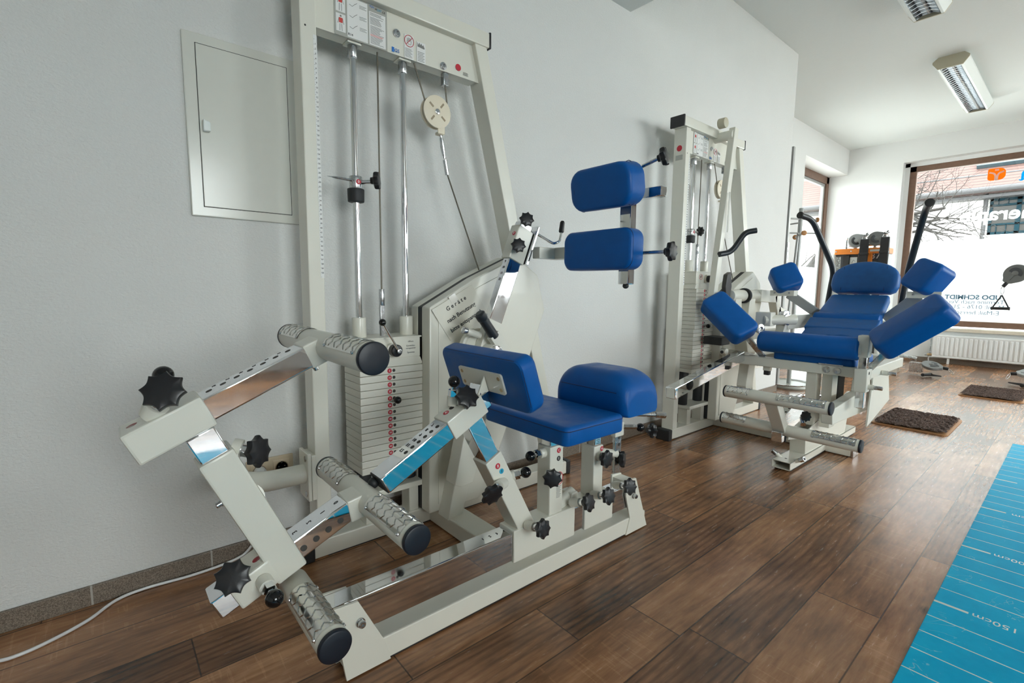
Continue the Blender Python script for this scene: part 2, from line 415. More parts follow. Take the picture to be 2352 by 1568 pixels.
class B:
    """collects shapes, then links them as one mesh object"""
    def __init__(self):
        self.bm = bmesh.new()
    def _verts(self, co):
        return [self.bm.verts.new(c) for c in co]
    def merge(self, other, mtx=None):
        me = bpy.data.meshes.new('t')
        other.to_mesh(me)
        if mtx is not None:
            me.transform(mtx)
        self.bm.from_mesh(me)
        bpy.data.meshes.remove(me)
        other.free()
    def box(self, lo, hi, bev=0.0, seg=2, mtx=None):
        b = bmesh.new()
        lo, hi = V(lo), V(hi)
        bmesh.ops.create_cube(b, size=1.0)
        for v in b.verts:
            v.co = V([(lo[i]+hi[i])/2 + v.co[i]*(hi[i]-lo[i]) for i in range(3)])
        self._bevel(b, bev, seg)
        self.merge(b, mtx)
        return self
    @staticmethod
    def _bevel(b, bev, seg):
        if not bev: return
        r = bmesh.ops.bevel(b, geom=b.edges[:], offset=bev, segments=seg, affect='EDGES', profile=0.5)
        new = set(r['faces'])
        for e in b.edges:
            if len(e.link_faces) == 2 and (e.link_faces[0] in new) != (e.link_faces[1] in new):
                e.smooth = False
    def beam(self, p0, p1, w, h, hint=(0, 0, 1), bev=0.004, seg=2):
        """rectangular tube: w across (side), h along the hint's direction"""
        p0, p1 = V(p0), V(p1)
        d, s, u = axes(p1-p0, hint)
        L = (p1-p0).length
        m = Matrix(((d.x, s.x, u.x, p0.x), (d.y, s.y, u.y, p0.y), (d.z, s.z, u.z, p0.z), (0, 0, 0, 1)))
        return self.box((0, -w/2, -h/2), (L, w/2, h/2), bev, seg, m)
    def cyl(self, p0, p1, r, r2=None, n=24, bev=0.0, cap=True):
        p0, p1 = V(p0), V(p1)
        r2 = r if r2 is None else r2
        d, s, u = axes(p1-p0)
        L = (p1-p0).length
        prof = [(0, r), (L, r2)]
        if bev:
            prof = [(0, r-bev), (bev*0.3, r-bev*0.3), (bev, r), (L-bev, r2), (L-bev*0.3, r2-bev*0.3), (L, r2-bev)]
        return self.lathe(p0, d, prof, n, cap)
    def lathe(self, p0, d, prof, n=24, cap=True):
        p0 = V(p0)
        d, s, u = axes(d)
        rings = []
        for t, r in prof:
            rings.append(self._verts([p0 + d*t + (s*math.cos(2*PI*k/n) + u*math.sin(2*PI*k/n))*max(r, 1e-5) for k in range(n)]))
        self._loft(rings, True, cap)
        return self
    def _loft(self, rings, closed=True, cap=True):
        f = self.bm.faces.new
        for a, b in zip(rings, rings[1:]):
            k = len(a)
            for i in range(k if closed else k-1):
                j = (i+1) % k
                try: f((a[i], a[j], b[j], b[i]))
                except ValueError: pass
        if cap:
            for r, rev in ((rings[0], True), (rings[-1], False)):
                try: f(list(reversed(r)) if rev else r)
                except ValueError: pass
    def sph(self, c, r, sc=(1, 1, 1), n=20):
        b = bmesh.new()
        bmesh.ops.create_uvsphere(b, u_segments=n, v_segments=n//2+2, radius=r)
        self.merge(b, Matrix.Translation(c) @ Matrix.Diagonal((*sc, 1)))
        return self
    def prism(self, pts, o, ru, rv, depth, bev=0.0, seg=2):
        """polygon pts (u,v) in the frame o + u*ru + v*rv, extruded by the vector depth"""
        o, ru, rv, depth = V(o), V(ru), V(rv), V(depth)
        b = bmesh.new()
        vs = [b.verts.new(o + ru*p[0] + rv*p[1]) for p in pts]
        fa = b.faces.new(vs)
        r = bmesh.ops.extrude_face_region(b, geom=[fa])
        for v in r['geom']:
            if isinstance(v, bmesh.types.BMVert):
                v.co += depth
        bmesh.ops.recalc_face_normals(b, faces=b.faces[:])
        self._bevel(b, bev, seg)
        self.merge(b)
        return self
    def xz(self, pts, y0, y1, bev=0.0):
        return self.prism([(p[0], p[1]) for p in pts], (0, y0, 0), (1, 0, 0), (0, 0, 1), (0, y1-y0, 0), bev)
    def path(self, pts, r, n=14, fillet=0.0, fs=6, cap=True):
        pts = [V(p) for p in pts]
        if fillet:
            out = [pts[0]]
            for a, c, e in zip(pts, pts[1:], pts[2:]):
                f = min(fillet, (a-c).length*0.48, (e-c).length*0.48)
                q0 = c + (a-c).normalized()*f
                q1 = c + (e-c).normalized()*f
                for k in range(fs+1):
                    t = k/fs
                    out.append(q0*(1-t)**2 + c*2*t*(1-t) + q1*t*t)
            out.append(pts[-1]); pts = out
        d = (pts[1]-pts[0]).normalized()
        _, s, u = axes(d)
        rings = []
        for i, p in enumerate(pts):
            t = ((pts[min(i+1, len(pts)-1)] - pts[max(i-1, 0)])).normalized()
            q = d.rotation_difference(t)
            s = q @ s; u = q @ u; d = t
            rr = r[i] if isinstance(r, (list, tuple)) else r
            rings.append(self._verts([p + (s*math.cos(2*PI*k/n) + u*math.sin(2*PI*k/n))*rr for k in range(n)]))
        self._loft(rings, True, cap)
        return self
    def pad(self, c, ru, rv, rn, w, h, t, R=0.03, r=0.012, crown=0.006, taper=1.0, ns=6):
        """upholstered cushion: rounded rectangle w x h in (ru, rv), thickness t along rn, soft edges r, puffed front"""
        c, ru, rv, rn = V(c), V(ru).normalized(), V(rv).normalized(), V(rn).normalized()
        def outline(ins, tp=1.0):
            pts = []
            a, b_ = w/2-ins, h/2-ins
            RR = max(R-ins, 0.002)
            for cx, cy, a0 in ((a-RR, b_-RR, 0), (-(a-RR), b_-RR, PI/2), (-(a-RR), -(b_-RR), PI), (a-RR, -(b_-RR), 1.5*PI)):
                for k in range(ns+1):
                    an = a0 + k*PI/2/ns
                    x, y = cx+RR*math.cos(an), cy+RR*math.sin(an)
                    pts.append((x*(1+(tp-1)*(y/h+0.5)), y))
            return pts
        rings = []
        def ring(ins, z):
            rings.append(self._verts([c + ru*x + rv*y + rn*z for x, y in outline(ins, taper)]))
        rb = r*0.55
        ring(rb, 0)
        for k in range(1, 4):
            a = k/3*PI/2
            ring(rb*(1-math.sin(a)), rb*(1-math.cos(a)))
        for k in range(0, 6):
            a = k/5*PI/2
            ring(r*(1-math.cos(a)), t-r+r*math.sin(a))
        m = min(w, h)/2
        for q in (0.25, 0.5, 0.75, 0.97):
            ins = r + (m-r)*q
            ring(min(ins, m*0.97), t + crown*math.sin(q*PI/2))
        self._loft(rings)
        return self
    def knob(self, c, d, R=0.032, n=8, h=0.022, rot=0.0):
        """star-grip knob, its face centred at c and looking along d"""
        c = V(c)
        d, s, u = axes(d)
        K = n*8
        def loop(sc, z, depth=0.2):
            return self._verts([c + d*z + (s*math.cos(2*PI*k/K+rot) + u*math.sin(2*PI*k/K+rot))*(R*sc*(1-depth*abs(math.sin(n*PI*k/K))**0.8)) for k in range(K)])
        rings = [loop(0.36, -h*1.35, 0), loop(0.40, -h*0.95, 0), loop(0.84, -h*0.78), loop(0.96, -h*0.66), loop(1.0, -h*0.45), loop(1.0, -h*0.2), loop(0.96, -h*0.06), loop(0.86, 0.0), loop(0.45, h*0.05, 0.1), loop(0.05, h*0.07, 0)]
        self._loft(rings)
        return self
    def done(self, name, m, parent=None, label=None, smooth=27.0, kind=None, uvw=None):
        bm = self.bm
        bmesh.ops.recalc_face_normals(bm, faces=bm.faces[:])
        xs = [v.co for v in bm.verts]
        lo = V([min(v[i] for v in xs) for i in range(3)]); hi = V([max(v[i] for v in xs) for i in range(3)])
        c = (lo+hi)/2
        me = bpy.data.meshes.new(name)
        bmesh.ops.translate(bm, verts=bm.verts, vec=-c)
        for f in bm.faces:
            f.smooth = True
        lim = math.radians(smooth)
        for e in bm.edges:
            e.smooth = e.smooth and (len(e.link_faces) == 2 and e.calc_face_angle(0) < lim)
        bm.to_mesh(me); bm.free()
        for mm in (m if isinstance(m, (list, tuple)) else [m]):
            me.materials.append(mm)
        o = bpy.data.objects.new(name, me)
        o.matrix_basis = Matrix.Translation(c)
        link(o, parent, c)
        tag(o, label, None, None, kind)
        return o

def txt(name, body, loc, right, up, size, m, parent, align='CENTER', space=1.0, lines=1.0, width=None, shear=0.0, ext=0.0004, label=None):
    cu = bpy.data.curves.new(name, 'FONT')
    cu.body = body
    cu.size = size
    cu.align_x = align
    cu.align_y = 'CENTER'
    cu.space_character = space
    cu.space_line = lines
    cu.shear = shear
    cu.extrude = ext
    cu.resolution_u = 3
    cu.materials.append(m)
    r, u = V(right).normalized(), V(up).normalized()
    n = r.cross(u).normalized()
    u = n.cross(r)
    o = bpy.data.objects.new(name, cu)
    sx = width or 1.0
    o.matrix_basis = Matrix(((r.x*sx, u.x, n.x, loc[0]), (r.y*sx, u.y, n.y, loc[1]), (r.z*sx, u.z, n.z, loc[2]), (0, 0, 0, 1)))
    link(o, parent, loc)
    if label: o['label'] = label
    return o

RT, UP, FR = V((1, 0, 0)), V((0, 0, 1)), V((0, -1, 0))     # a face that looks towards -y

def structure(o):
    o['kind'] = 'structure'
    return o

# ------------------------------------------------------------------ the room
W = 1.80          # face of the long left wall
XE = 4.73         # where it ends at the alcove
XW = 8.42         # shop-window wall
YA = 2.42         # face of the alcove's left wall
ZC, ZS = 2.95, 2.47
XB, YR = -2.6, -3.6
structure(B().box((XB, YR-0.3, -0.1), (XW+0.3, YA+0.5, 0)).done('floor', FLOOR))
structure(B().box((2.372, YR-0.3, ZC), (XW+0.3, YA+0.5, ZC+0.2)).done('ceiling', CEIL))
structure(B().box((XB, YR-0.3, ZS), (2.372, W+0.3, ZC+0.2)).done('ceiling_soffit', CEIL))
structure(B().box((XB, W, 0), (XE, YA+0.4, ZC)).done('wall_left', WALL))
# alcove wall: pier, lintel over the side window
structure(B().box((XE, YA, 0), (6.80, YA+0.4, ZC)).box((6.80, YA, 2.60), (XW+0.02, YA+0.4, ZC)).done('wall_alcove', WALL2))
# shop-window wall with its big opening
ya, yb, za, zb = 1.776, -2.7, 0.45, 2.66
w = B()
w.box((XW, ya, 0), (XW+0.3, YA+0.29, ZC)).box((XW, yb, 0), (XW+0.3, ya, za)).box((XW, yb, zb), (XW+0.3, ya, ZC)).box((XW, YR-0.3, 0), (XW+0.3, yb, ZC))
w.box((XW+0.125, ya-0.053, za), (XW+0.24, ya+0.01, zb+0.01)).box((XW+0.125, yb, zb-0.049), (XW+0.24, ya+0.01, zb+0.01))
structure(w.done('wall_front', WALL2))
# wall behind the photographer's right, with two unseen windows added to light the room, and the back wall
w = B()
added_wins = ((-0.5, 1.4), (4.2, 8.2))
xs = [XB]
for a, b_ in added_wins:
    w.box((xs[-1], YR-0.3, 0), (a, YR, ZC)); xs.append(b_)
    w.box((a, YR-0.3, 0), (b_, YR, 0.75)).box((a, YR-0.3, 2.60), (b_, YR, ZC))
w.box((xs[-1], YR-0.3, 0), (XW+0.3, YR, ZC))
structure(w.done('wall_right', WALL2))
structure(B().box((XB-0.2, YR-0.3, 0), (XB, YA+0.4, ZC)).done('wall_back', WALL2))
structure(B().box((XB, W-0.011, 0), (XE+0.011, W, 0.058), 0.002).box((XE, W-0.011, 0), (XE+0.011, YA, 0.058), 0.002).done('baseboard_left', TILE))
structure(B().box((XW-0.011, YR, 0), (XW, YA, 0.06), 0.002).done('baseboard_front', TILE))
portal('daylight_front', (XW+0.32, (ya+yb)/2, (za+zb)/2), (-1, 0, 0), ya-yb, zb-za)
portal('daylight_side', (7.6, YA+0.45, 1.3), (0, -1, 0), 1.6, 2.6)
for i, (a, b_) in enumerate(added_wins):
    portal('daylight_right', ((a+b_)/2, YR-0.32, 1.675), (0, 1, 0), b_-a, 1.85)

def sheet(lo, hi):
    """a single film, as thin as it is"""
    b = B()
    x0, y0, z0 = lo; x1, y1, z1 = hi
    b.bm.faces.new(b._verts([(x0, y0, z0), (x1, y1, z0), (x1, y1, z1), (x0, y0, z1)]))
    return b
# ---- big shop window
fx = XW+0.13
win = thing('window_1', (fx, (ya+yb)/2, za), 'large shop window with brown wooden frame and frosted lower half', 'window')
win['kind'] = 'structure'
ya, zb = ya-0.052, zb-0.048
f = B()
fw = 0.075
f.box((fx, yb, za+0.03), (fx+0.07, ya, za+0.03+fw), 0.006).box((fx, yb, zb-fw), (fx+0.07, ya, zb), 0.006)
f.box((fx, ya-fw, za+0.03), (fx+0.07, ya, zb), 0.006).box((fx, yb, za+0.03), (fx+0.07, yb+fw, zb), 0.006)
f.box((fx, -0.95, za+0.03), (fx+0.07, -0.87, zb), 0.006)
f.done('window_frame', WOODF, win)
sheet((fx+0.033, yb+fw, za+0.1), (fx+0.033, ya-fw, zb-fw)).done('pane', GLASS, win)
zf = 1.60
sheet((fx+0.026, yb+fw, za+0.1), (fx+0.026, ya-fw, zf)).done('frosted_film', FILM, win, 'frosted privacy film on the lower half of the pane')
B().box((XW-0.05, yb-0.05, za-0.03), (fx+0.06, ya+0.05, za+0.012), 0.006).done('window_sill', SILLM, win)
gx = fx+0.0225
MR = V((0, 1, 0))      # seen from inside the lettering is mirrored: it is meant for the street
def wtxt(body, px, py, size, m, bold=0.0):
    p = at(px, py, 0, gx)
    o = txt('lettering', body, p, (0, 1, 0), (0, 0, 1), size, m, win, align='LEFT')
    o.data.offset = bold; o.data.extrude = 0.0
    return o
PALEINK = film_ink('pale_blue_film_print', (0.075, 0.125, 0.165))
WFILM = film_ink('white_film_print', (0.80, 0.83, 0.83))
OFILM = film_ink('orange_film_print', (0.85, 0.30, 0.03))
CFILM = film_ink('cyan_film_print', (0.02, 0.45, 0.75))
wtxt('UDO SCHMIDT', 2300, 684, 0.078, PALEINK, 0.003)
wtxt('Termine nach Vereinbarung', 2307, 695, 0.072, PALEINK)
wtxt('Mobil: 0176 - 214 239 60', 2307, 707, 0.072, PALEINK)
wtxt('E-Mail: herrschingtherapeuten', 2295, 720, 0.072, PALEINK)
wtxt('herapie', 2376, 485, 0.22, WFILM, 0.006)
# orange emblem and cyan figure beside it
e0, e1 = at(2267, 416, 0, gx), at(2312, 383, 0, gx)
yc_, zc_ = (e0.y+e1.y)/2, (e0.z+e1.z)/2
ew, eh = abs(e0.y-e1.y), abs(e1.z-e0.z)
pts = []
for cx, cy, a0, R_ in ((-0.5, 0.5, PI/2, 0.40), (0.5, 0.5, 0, 0.12), (0.5, -0.5, -PI/2, 0.22), (-0.5, -0.5, PI, 0.36)):
    sx, sy = (1 if cx < 0 else -1), (1 if cy < 0 else -1)
    arc = []
    for k in range(7):
        a = a0 + k*PI/12
        arc.append((cx+sx*R_+R_*math.cos(a), cy+sy*R_+R_*math.sin(a)))
    pts.append(arc)
outl = pts[1] + pts[0] + pts[3] + pts[2]
emb = B().prism([(u_*ew, v_*eh) for u_, v_ in outl], (gx, yc_, zc_), (0, 1, 0), (0, 0, 1), (0.0015, 0, 0)).done('emblem', OFILM, win, 'orange rounded emblem with a white figure')
g_ = B()
for s_ in (1, -1):
    g_.path([(gx-0.002, yc_+s_*0.008, zc_-0.075), (gx-0.002, yc_+s_*0.008, zc_-0.02), (gx-0.002, yc_+s_*0.022, zc_+0.012), (gx-0.002, yc_+s_*0.065, zc_+0.026)], 0.009, 8, 0.03)
g_.box((gx-0.004, yc_-0.018, zc_+0.04), (gx-0.001, yc_+0.018, zc_+0.062), 0.001)
g_.done('emblem_figure', WFILM, emb)
txt('lettering', 'a', at(2356, 398, 0, gx), (0, 1, 0), (0, 0, 1), 0.26, CFILM, win)

# ---- side window in the alcove
sy_ = YA+0.23
w2 = thing('window_2', (7.6, sy_, 0.05), 'tall side window with brown frame in the alcove', 'window')
w2['kind'] = 'structure'
f = B()
f.box((6.80, sy_, 2.50), (XW, sy_+0.07, 2.60), 0.006).box((XW-0.10, sy_, 0.02), (XW, sy_+0.07, 2.6), 0.006).box((6.80, sy_, 0.02), (6.88, sy_+0.07, 2.6), 0.006).box((6.80, sy_, 0), (XW, sy_+0.07, 0.1), 0.006)
f.done('window_frame', WOODF, w2)
f = B()
f.box((6.88, sy_+0.02, 2.46), (XW-0.10, sy_+0.06, 2.50), 0.004).box((XW-0.15, sy_+0.02, 0.1), (XW-0.10, sy_+0.06, 2.46), 0.004)
f.done('sash', GREYST, w2)
sheet((6.88, sy_+0.033, 0.1), (XW-0.10, sy_+0.033, 2.5)).done('pane', GLASS, w2)
sheet((6.88, sy_+0.026, 0.1), (XW-0.10, sy_+0.026, 1.27)).done('frosted_film', FILM, w2)
# glazing of the two added, unseen windows behind the photographer
for i, (a, b_) in enumerate(added_wins):
    w3 = thing('window_%d' % (3+i), ((a+b_)/2, YR-0.15, 0.75), 'unseen wide window added in the right wall to light the room', 'window')
    w3['kind'] = 'structure'
    f = B()
    for q0, q1 in (((a, 0.75), (b_, 0.82)), ((a, 2.53), (b_, 2.60)), ((a, 0.75), (a+0.07, 2.60)), ((b_-0.07, 0.75), (b_, 2.60)), (((a+b_)/2-0.04, 0.75), ((a+b_)/2+0.04, 2.60))):
        f.box((q0[0], YR-0.2, q0[1]), (q1[0], YR-0.13, q1[1]), 0.005)
    f.done('window_frame', WOODF, w3)
    sheet((a+0.07, YR-0.167, 0.82), (b_-0.07, YR-0.167, 2.53)).done('pane', GLASS, w3)
# sliding door leaf parked at the end of the left wall: only its grey edge shows
dr = thing('door_1', (XE+0.03, W+0.02, 0.03), 'grey metal edge of the sliding door at the end of the left wall', 'door')
dr['kind'] = 'structure'
B().box((XE+0.014, W-0.012, 0.065), (XE+0.050, W+0.55, 2.19), 0.003).done('door_leaf', GREYST, dr)
B().box((XE+0.0135, W-0.016, 1.06), (XE+0.0505, W-0.0118, 1.36), 0.002).box((XE+0.0265, W-0.018, 1.10), (XE+0.0375, W-0.0155, 1.32), 0.001).done('door_handle', ZINC, dr)

# ------------------------------------------------------------------ parts shared by the strength machines
def star(c, d, parent, R=0.032, name='star_knob', shaft=0.05, n=8, rot=0.2, h=0.022):
    """star-grip knob on a steel spindle"""
    c, d = V(c), V(d).normalized()
    k = B().knob(c, d, R, n, h, rot).done(name, BLACK, parent)
    return k

def spindle(c, d, L, parent, r=0.009, white=0.45, name='spindle'):
    """threaded sleeve between a tube and its knob: white boss then bright collar"""
    c, d = V(c), V(d).normalized()
    b = B().lathe(c, d, [(0, r*1.9), (L*white, r*1.9), (L*white+0.001, r*1.5)], 20)
    b.done('boss', WHITE, parent)
    return B().lathe(c+d*L*white, d, [(0, r*1.35), (L*(1-white)*0.6, r*1.35), (L*(1-white)*0.6+0.001, r*0.8), (L*(1-white), r*0.8)], 18).done(name, CHROME, parent)

def ball(c, d, parent, r=0.0165, root=None):
    """black ball on a hexagon plunger; c = ball centre, root on the tube"""
    c, d = V(c), V(d).normalized()
    root = V(root) if root is not None else c - d*0.055
    L = (c-root).length
    d = (c-root).normalized()
    B().lathe(root, d, [(0, 0.016), (L*0.38, 0.016), (L*0.38+0.001, 0.013), (L*0.42, 0.012)], 20).done('boss', WHITE, parent)
    B().lathe(root+d*L*0.38, d, [(0, 0.0145), (L*0.28, 0.0145), (L*0.28+0.001, 0.008), (L*0.5, 0.008)], 6).done('hex_nut', CHROME, parent)
    return B().sph(c, r).done('ball_knob', GLOSSB, parent)

def sticker(p, letter, parent, right=RT, up=UP, r=0.0085, m=None):
    n = V(right).cross(V(up)).normalized()
    s = B().lathe(V(p)+n*0.0002, n, [(0, r), (0.0006, r)], 20).done('sticker', m or RED, parent)
    txt('lettering', letter, V(p)+n*0.0012, right, up, r*1.5, WINK, s if s.parent is None else parent)
    return s

def hexbolt(p, d, r, L, parent, m=ZINC, name='bolt'):
    d = V(d).normalized(); p = V(p)
    return B().lathe(p, d, [(0, r*1.25), (L*0.25, r*1.25), (L*0.26, r), (L*0.85, r), (L, r*0.8), (L, r*0.45), (L*0.55, r*0.45), (L*0.55, 0.0003)], 18, cap=False).done(name, m, parent)

def tread_foot_bar(c, half, r, parent, sheets, cap_near=True, cap_far=False, name='foot_bar', a0=25, a1=165):
    """round bar along y with chequered metal sheets; sheets = (y0, y1) offsets from c"""
    c = V(c)
    lo, hi = half
    bar = B().cyl(c+V((0, lo, 0)), c+V((0, hi, 0)), r, n=40, bev=0.002).done(name, WHITE, parent)
    if cap_near:
        B().lathe(c+V((0, lo+0.004, 0)), (0, -1, 0), [(0, r*1.035), (0.006, r*1.035), (0.0085, r*0.98), (0.0095, r*0.9), (0.0098, r*0.3)], 40).done('end_cap', DARKNAVY, bar)
    if cap_far:
        B().lathe(c+V((0, hi-0.004, 0)), (0, 1, 0), [(0, r*1.035), (0.006, r*1.035), (0.0085, r*0.98), (0.0095, r*0.9)], 40).done('end_cap', DARKNAVY, bar)
    for y0, y1 in sheets:
        b = B()
        N = 22
        rr = r + 0.0012
        inner, outer = [], []
        rows = []
        for k in range(N+1):
            a = math.radians(a0 + (a1-a0)*k/N)
            rows.append(b._verts([c+V((rr*math.cos(a), y0, rr*math.sin(a))), c+V((rr*math.cos(a), y1, rr*math.sin(a)))]))
        for p, q in zip(rows, rows[1:]):
            b.bm.faces.new((p[0], p[1], q[1], q[0]))
        # raised lozenges, alternately inclined
        nr = max(3, int((y1-y0)/0.022)); na = 7
        for i in range(nr):
            for j in range(na):
                a = math.radians(a0+8 + (a1-a0-16)*(j+0.5)/na)
                yy = y0 + (y1-y0)*(i+0.5)/nr
                sg = 1 if (i+j) % 2 else -1
                tdir = V((-math.sin(a), 0, math.cos(a)))
                nd = V((math.cos(a), 0, math.sin(a)))
                ld = (tdir*0.75 + V((0, sg*0.66, 0))).normalized()
                wd_ = nd.cross(ld)
                pc = c + V((0, yy, 0)) + nd*rr
                L, w_, h_ = 0.0095, 0.0022, 0.0016
                vs = b._verts([pc-ld*L, pc-wd_*w_, pc+ld*L, pc+wd_*w_, pc+nd*h_-ld*L*0.35, pc+nd*h_+ld*L*0.35])
                for q in ((0, 1, 4), (1, 2, 5), (1, 5, 4), (2, 3, 5), (3, 0, 4), (3, 4, 5)):
                    b.bm.faces.new([vs[t] for t in q])
        b.done('tread_plate', ALU, bar, 'chequered bright metal sheet')
        for yy in (y0+0.008, y1-0.008):
            for an in (a0+4, a1-5):
                a = math.radians(an)
                nd = V((math.cos(a), 0, math.sin(a)))
                B().lathe(c+V((0, yy, 0))+nd*rr, nd, [(0, 0.0042), (0.0014, 0.0038), (0.002, 0.002), (0.0008, 0.0014)], 10).done('rivet', ZINC, bar)
    return bar

def weight_plate(root, x0, x1, y0, y1, z0, z1, number, fx, label=True, ch=0.0):
    b = B()
    b.prism([(x0, y0), (x1, y0), (x1, y1), (x0, y1)], (0, 0, z0+0.0006), (1, 0, 0), (0, 1, 0), (0, 0, z1-z0-0.0012), 0.0022, 2)
    p = b.done('weight_plate', PLATEW, root)
    zc = (z0+z1)/2
    B().lathe((fx+0.017, y0+0.0003, zc), (0, -1, 0), [(0, 0.0058), (0.0006, 0.0058), (0.0006, 0.0042)], 14).done('pin_hole', SLOT, p)
    if label:
        B().lathe((fx, y0+0.0003, zc), (0, -1, 0), [(0, 0.0085), (0.0008, 0.0085)], 16).done('number_label', RED, p, 'red round number label')
        txt('number', number, (fx, y0-0.0008, zc), RT, UP, 0.0095, WINK, p)
    return p

def info_panel(root, y, dx, kind):
    """printed sheet with muscle figures, pictures and lines of text; kind = plate number"""
    x0, x1, z0, z1 = 0.630+dx, 0.812+dx, 1.735, 1.868
    Y = y - 0.0012
    sh = B().box((x0, Y-0.0008, z0), (x1, Y, z1)).done('instruction_sheet', SILVER, root, 'printed instruction sheet with muscle figures')
    white = B()
    cells = [(x0+0.005, x0+0.036, z0+0.012, z0+0.066), (x0+0.005, x0+0.036, z0+0.072, z1-0.004), (x0+0.042, x0+0.112, z0+0.004, z1-0.006), (x0+0.117, x1-0.006, z0+0.004, z1-0.024)]
    for a, b_, c_, d_ in cells:
        white.box((a, Y-0.0014, c_), (b_, Y-0.0008, d_))
    white.done('printed_field', STICK, sh)
    fig = B(); redb = B()
    for a, b_, c_, d_ in cells[:2]:
        cx = (a+b_)/2
        H = d_-c_
        fig.lathe((cx, Y-0.0014, d_-H*0.12), (0, -1, 0), [(0, 0.003), (0.0004, 0.003)], 10)
        for s_ in (1, -1):
            fig.beam((cx+s_*0.006, Y-0.0016, d_-H*0.25), (cx+s_*0.010, Y-0.0016, d_-H*0.55), 0.0012, 0.0006, (0, 1, 0), 0)
            fig.beam((cx+s_*0.003, Y-0.0016, d_-H*0.55), (cx+s_*0.004, Y-0.0016, c_+H*0.06), 0.0014, 0.0006, (0, 1, 0), 0)
        redb.box((cx-0.006, Y-0.002, d_-H*0.5), (cx+0.006, Y-0.0014, d_-H*0.22))
    a, b_, c_, d_ = cells[2]
    for k in range(3):
        zz = d_ - (k+0.5)*(d_-c_-0.02)/3
        fig.path([(a+0.008, Y-0.0016, zz-0.004), (a+0.018, Y-0.0016, zz-0.008), (a+0.026, Y-0.0016, zz), (a+0.034, Y-0.0016, zz+0.006)], 0.0007, 5)
        for q in range(3):
            fig.box((a+0.042, Y-0.0018, zz-0.006+q*0.004), (a+0.066-0.005*(q % 2), Y-0.0014, zz-0.0048+q*0.004))
    a, b_, c_, d_ = cells[3]
    k = 0
    zz = d_-0.005
    rnd = random.Random(3)
    while zz > c_+0.004:
        if rnd.random() > 0.13:
            (redb if c_+0.028 < zz < c_+0.034 else fig).box((a+0.004, Y-0.0018, zz), (b_-0.005-rnd.random()*0.018, Y-0.0014, zz+0.0012))
        zz -= 0.0034
    fig.done('print', GREYINK, sh)
    redb.done('print', REDM, sh, 'red print')
    txt('plate_number', kind, (x0+0.052, Y-0.0018, z0+0.013), RT, UP, 0.0105, INK, sh)
    txt('lettering', 'TÜV', (x0+0.128, Y-0.0012, z1-0.009), RT, UP, 0.009, BLUEINK, sh)
    txt('lettering', 'GS', (x0+0.142, Y-0.0012, z1-0.011), RT, UP, 0.007, INK, sh)
    txt('lettering', 'ZAT', (x0+0.154, Y-0.0012, z1-0.012), RT, UP, 0.009, CYANINK, sh)
    txt('lettering', 'CE', (x0+0.170, Y-0.0012, z1-0.013), RT, UP, 0.009, INK, sh)
    # single stickers along the plate
    s = B().box((0.877+dx, Y-0.0008, 1.735), (0.914+dx, Y, 1.815)).done('warning_sticker', STICK, root, 'white sticker forbidding hands, with small print')
    ringm = B()
    N = 28
    cx, cz = 0.896+dx, 1.795
    prof = []
    for k in range(N+1):
        a = 2*PI*k/N
        prof.append((cx+0.018*math.cos(a), Y-0.0014, cz+0.019*math.sin(a)))
    ringm.path(prof, 0.0011, 5)
    ringm.path([(cx-0.012, Y-0.0016, cz-0.013), (cx+0.012, Y-0.0016, cz+0.013)], 0.0010, 5)
    ringm.done('prohibition_ring', RED, s)
    hd = B()
    hd.path([(cx-0.006, Y-0.0012, cz+0.004), (cx-0.008, Y-0.0012, cz-0.002), (cx-0.004, Y-0.0012, cz-0.011), (cx+0.006, Y-0.0012, cz-0.011), (cx+0.009, Y-0.0012, cz+0.001)], 0.0007, 5)
    for q in range(4):
        xx = cx-0.006+q*0.004
        hd.path([(xx, Y-0.0012, cz-0.001), (xx-0.001+q*0.001, Y-0.0012, cz+0.012-abs(q-1.5)*0.002)], 0.0008, 5)
    for q in range(8):
        hd.box((0.880+dx, Y-0.0012, 1.741+q*0.0038), (0.908+dx-0.003*(q % 3), Y-0.0008, 1.7422+q*0.0038))
    hd.done('print', GREYINK, s)
    s = B().box((0.926+dx, Y-0.0008, 1.735), (0.962+dx, Y, 1.805)).done('maker_sticker', STICK, root, 'white sticker with a black jagged emblem')
    hd = B()
    zig = [(0.929, 1.788), (0.930, 1.803), (0.933, 1.794), (0.937, 1.803), (0.941, 1.795), (0.945, 1.802), (0.949, 1.794), (0.953, 1.799), (0.959, 1.787), (0.955, 1.785)]
    hd.prism([(p[0]+dx, p[1]) for p in zig], (0, Y-0.0008, 0), (1, 0, 0), (0, 0, 1), (0, -0.0004, 0))
    for q in range(7):
        hd.box((0.930+dx, Y-0.0012, 1.740+q*0.005), (0.957+dx-0.004*(q % 2), Y-0.0008, 1.7416+q*0.005))
    hd.done('print', GREYINK, s)
    s = B().box((0.829+dx, Y-0.0008, 1.741), (0.838+dx, Y, 1.757)).done('test_mark', BLUEINK, root)
    txt('lettering', 'GS', (0.848+dx, Y-0.0006, 1.748), RT, UP, 0.0165, BLUEINK, root, label='blue GS test mark')
    sticker((1.105+dx, Y, 1.766), '', root, r=0.0125)
    hd = B()
    for q in range(4):
        hd.box((1.128+dx, Y-0.0004, 1.745+q*0.0032), (1.152+dx-0.003*(q % 2), Y, 1.7462+q*0.0032))
    hd.done('print', GREYINK, root)

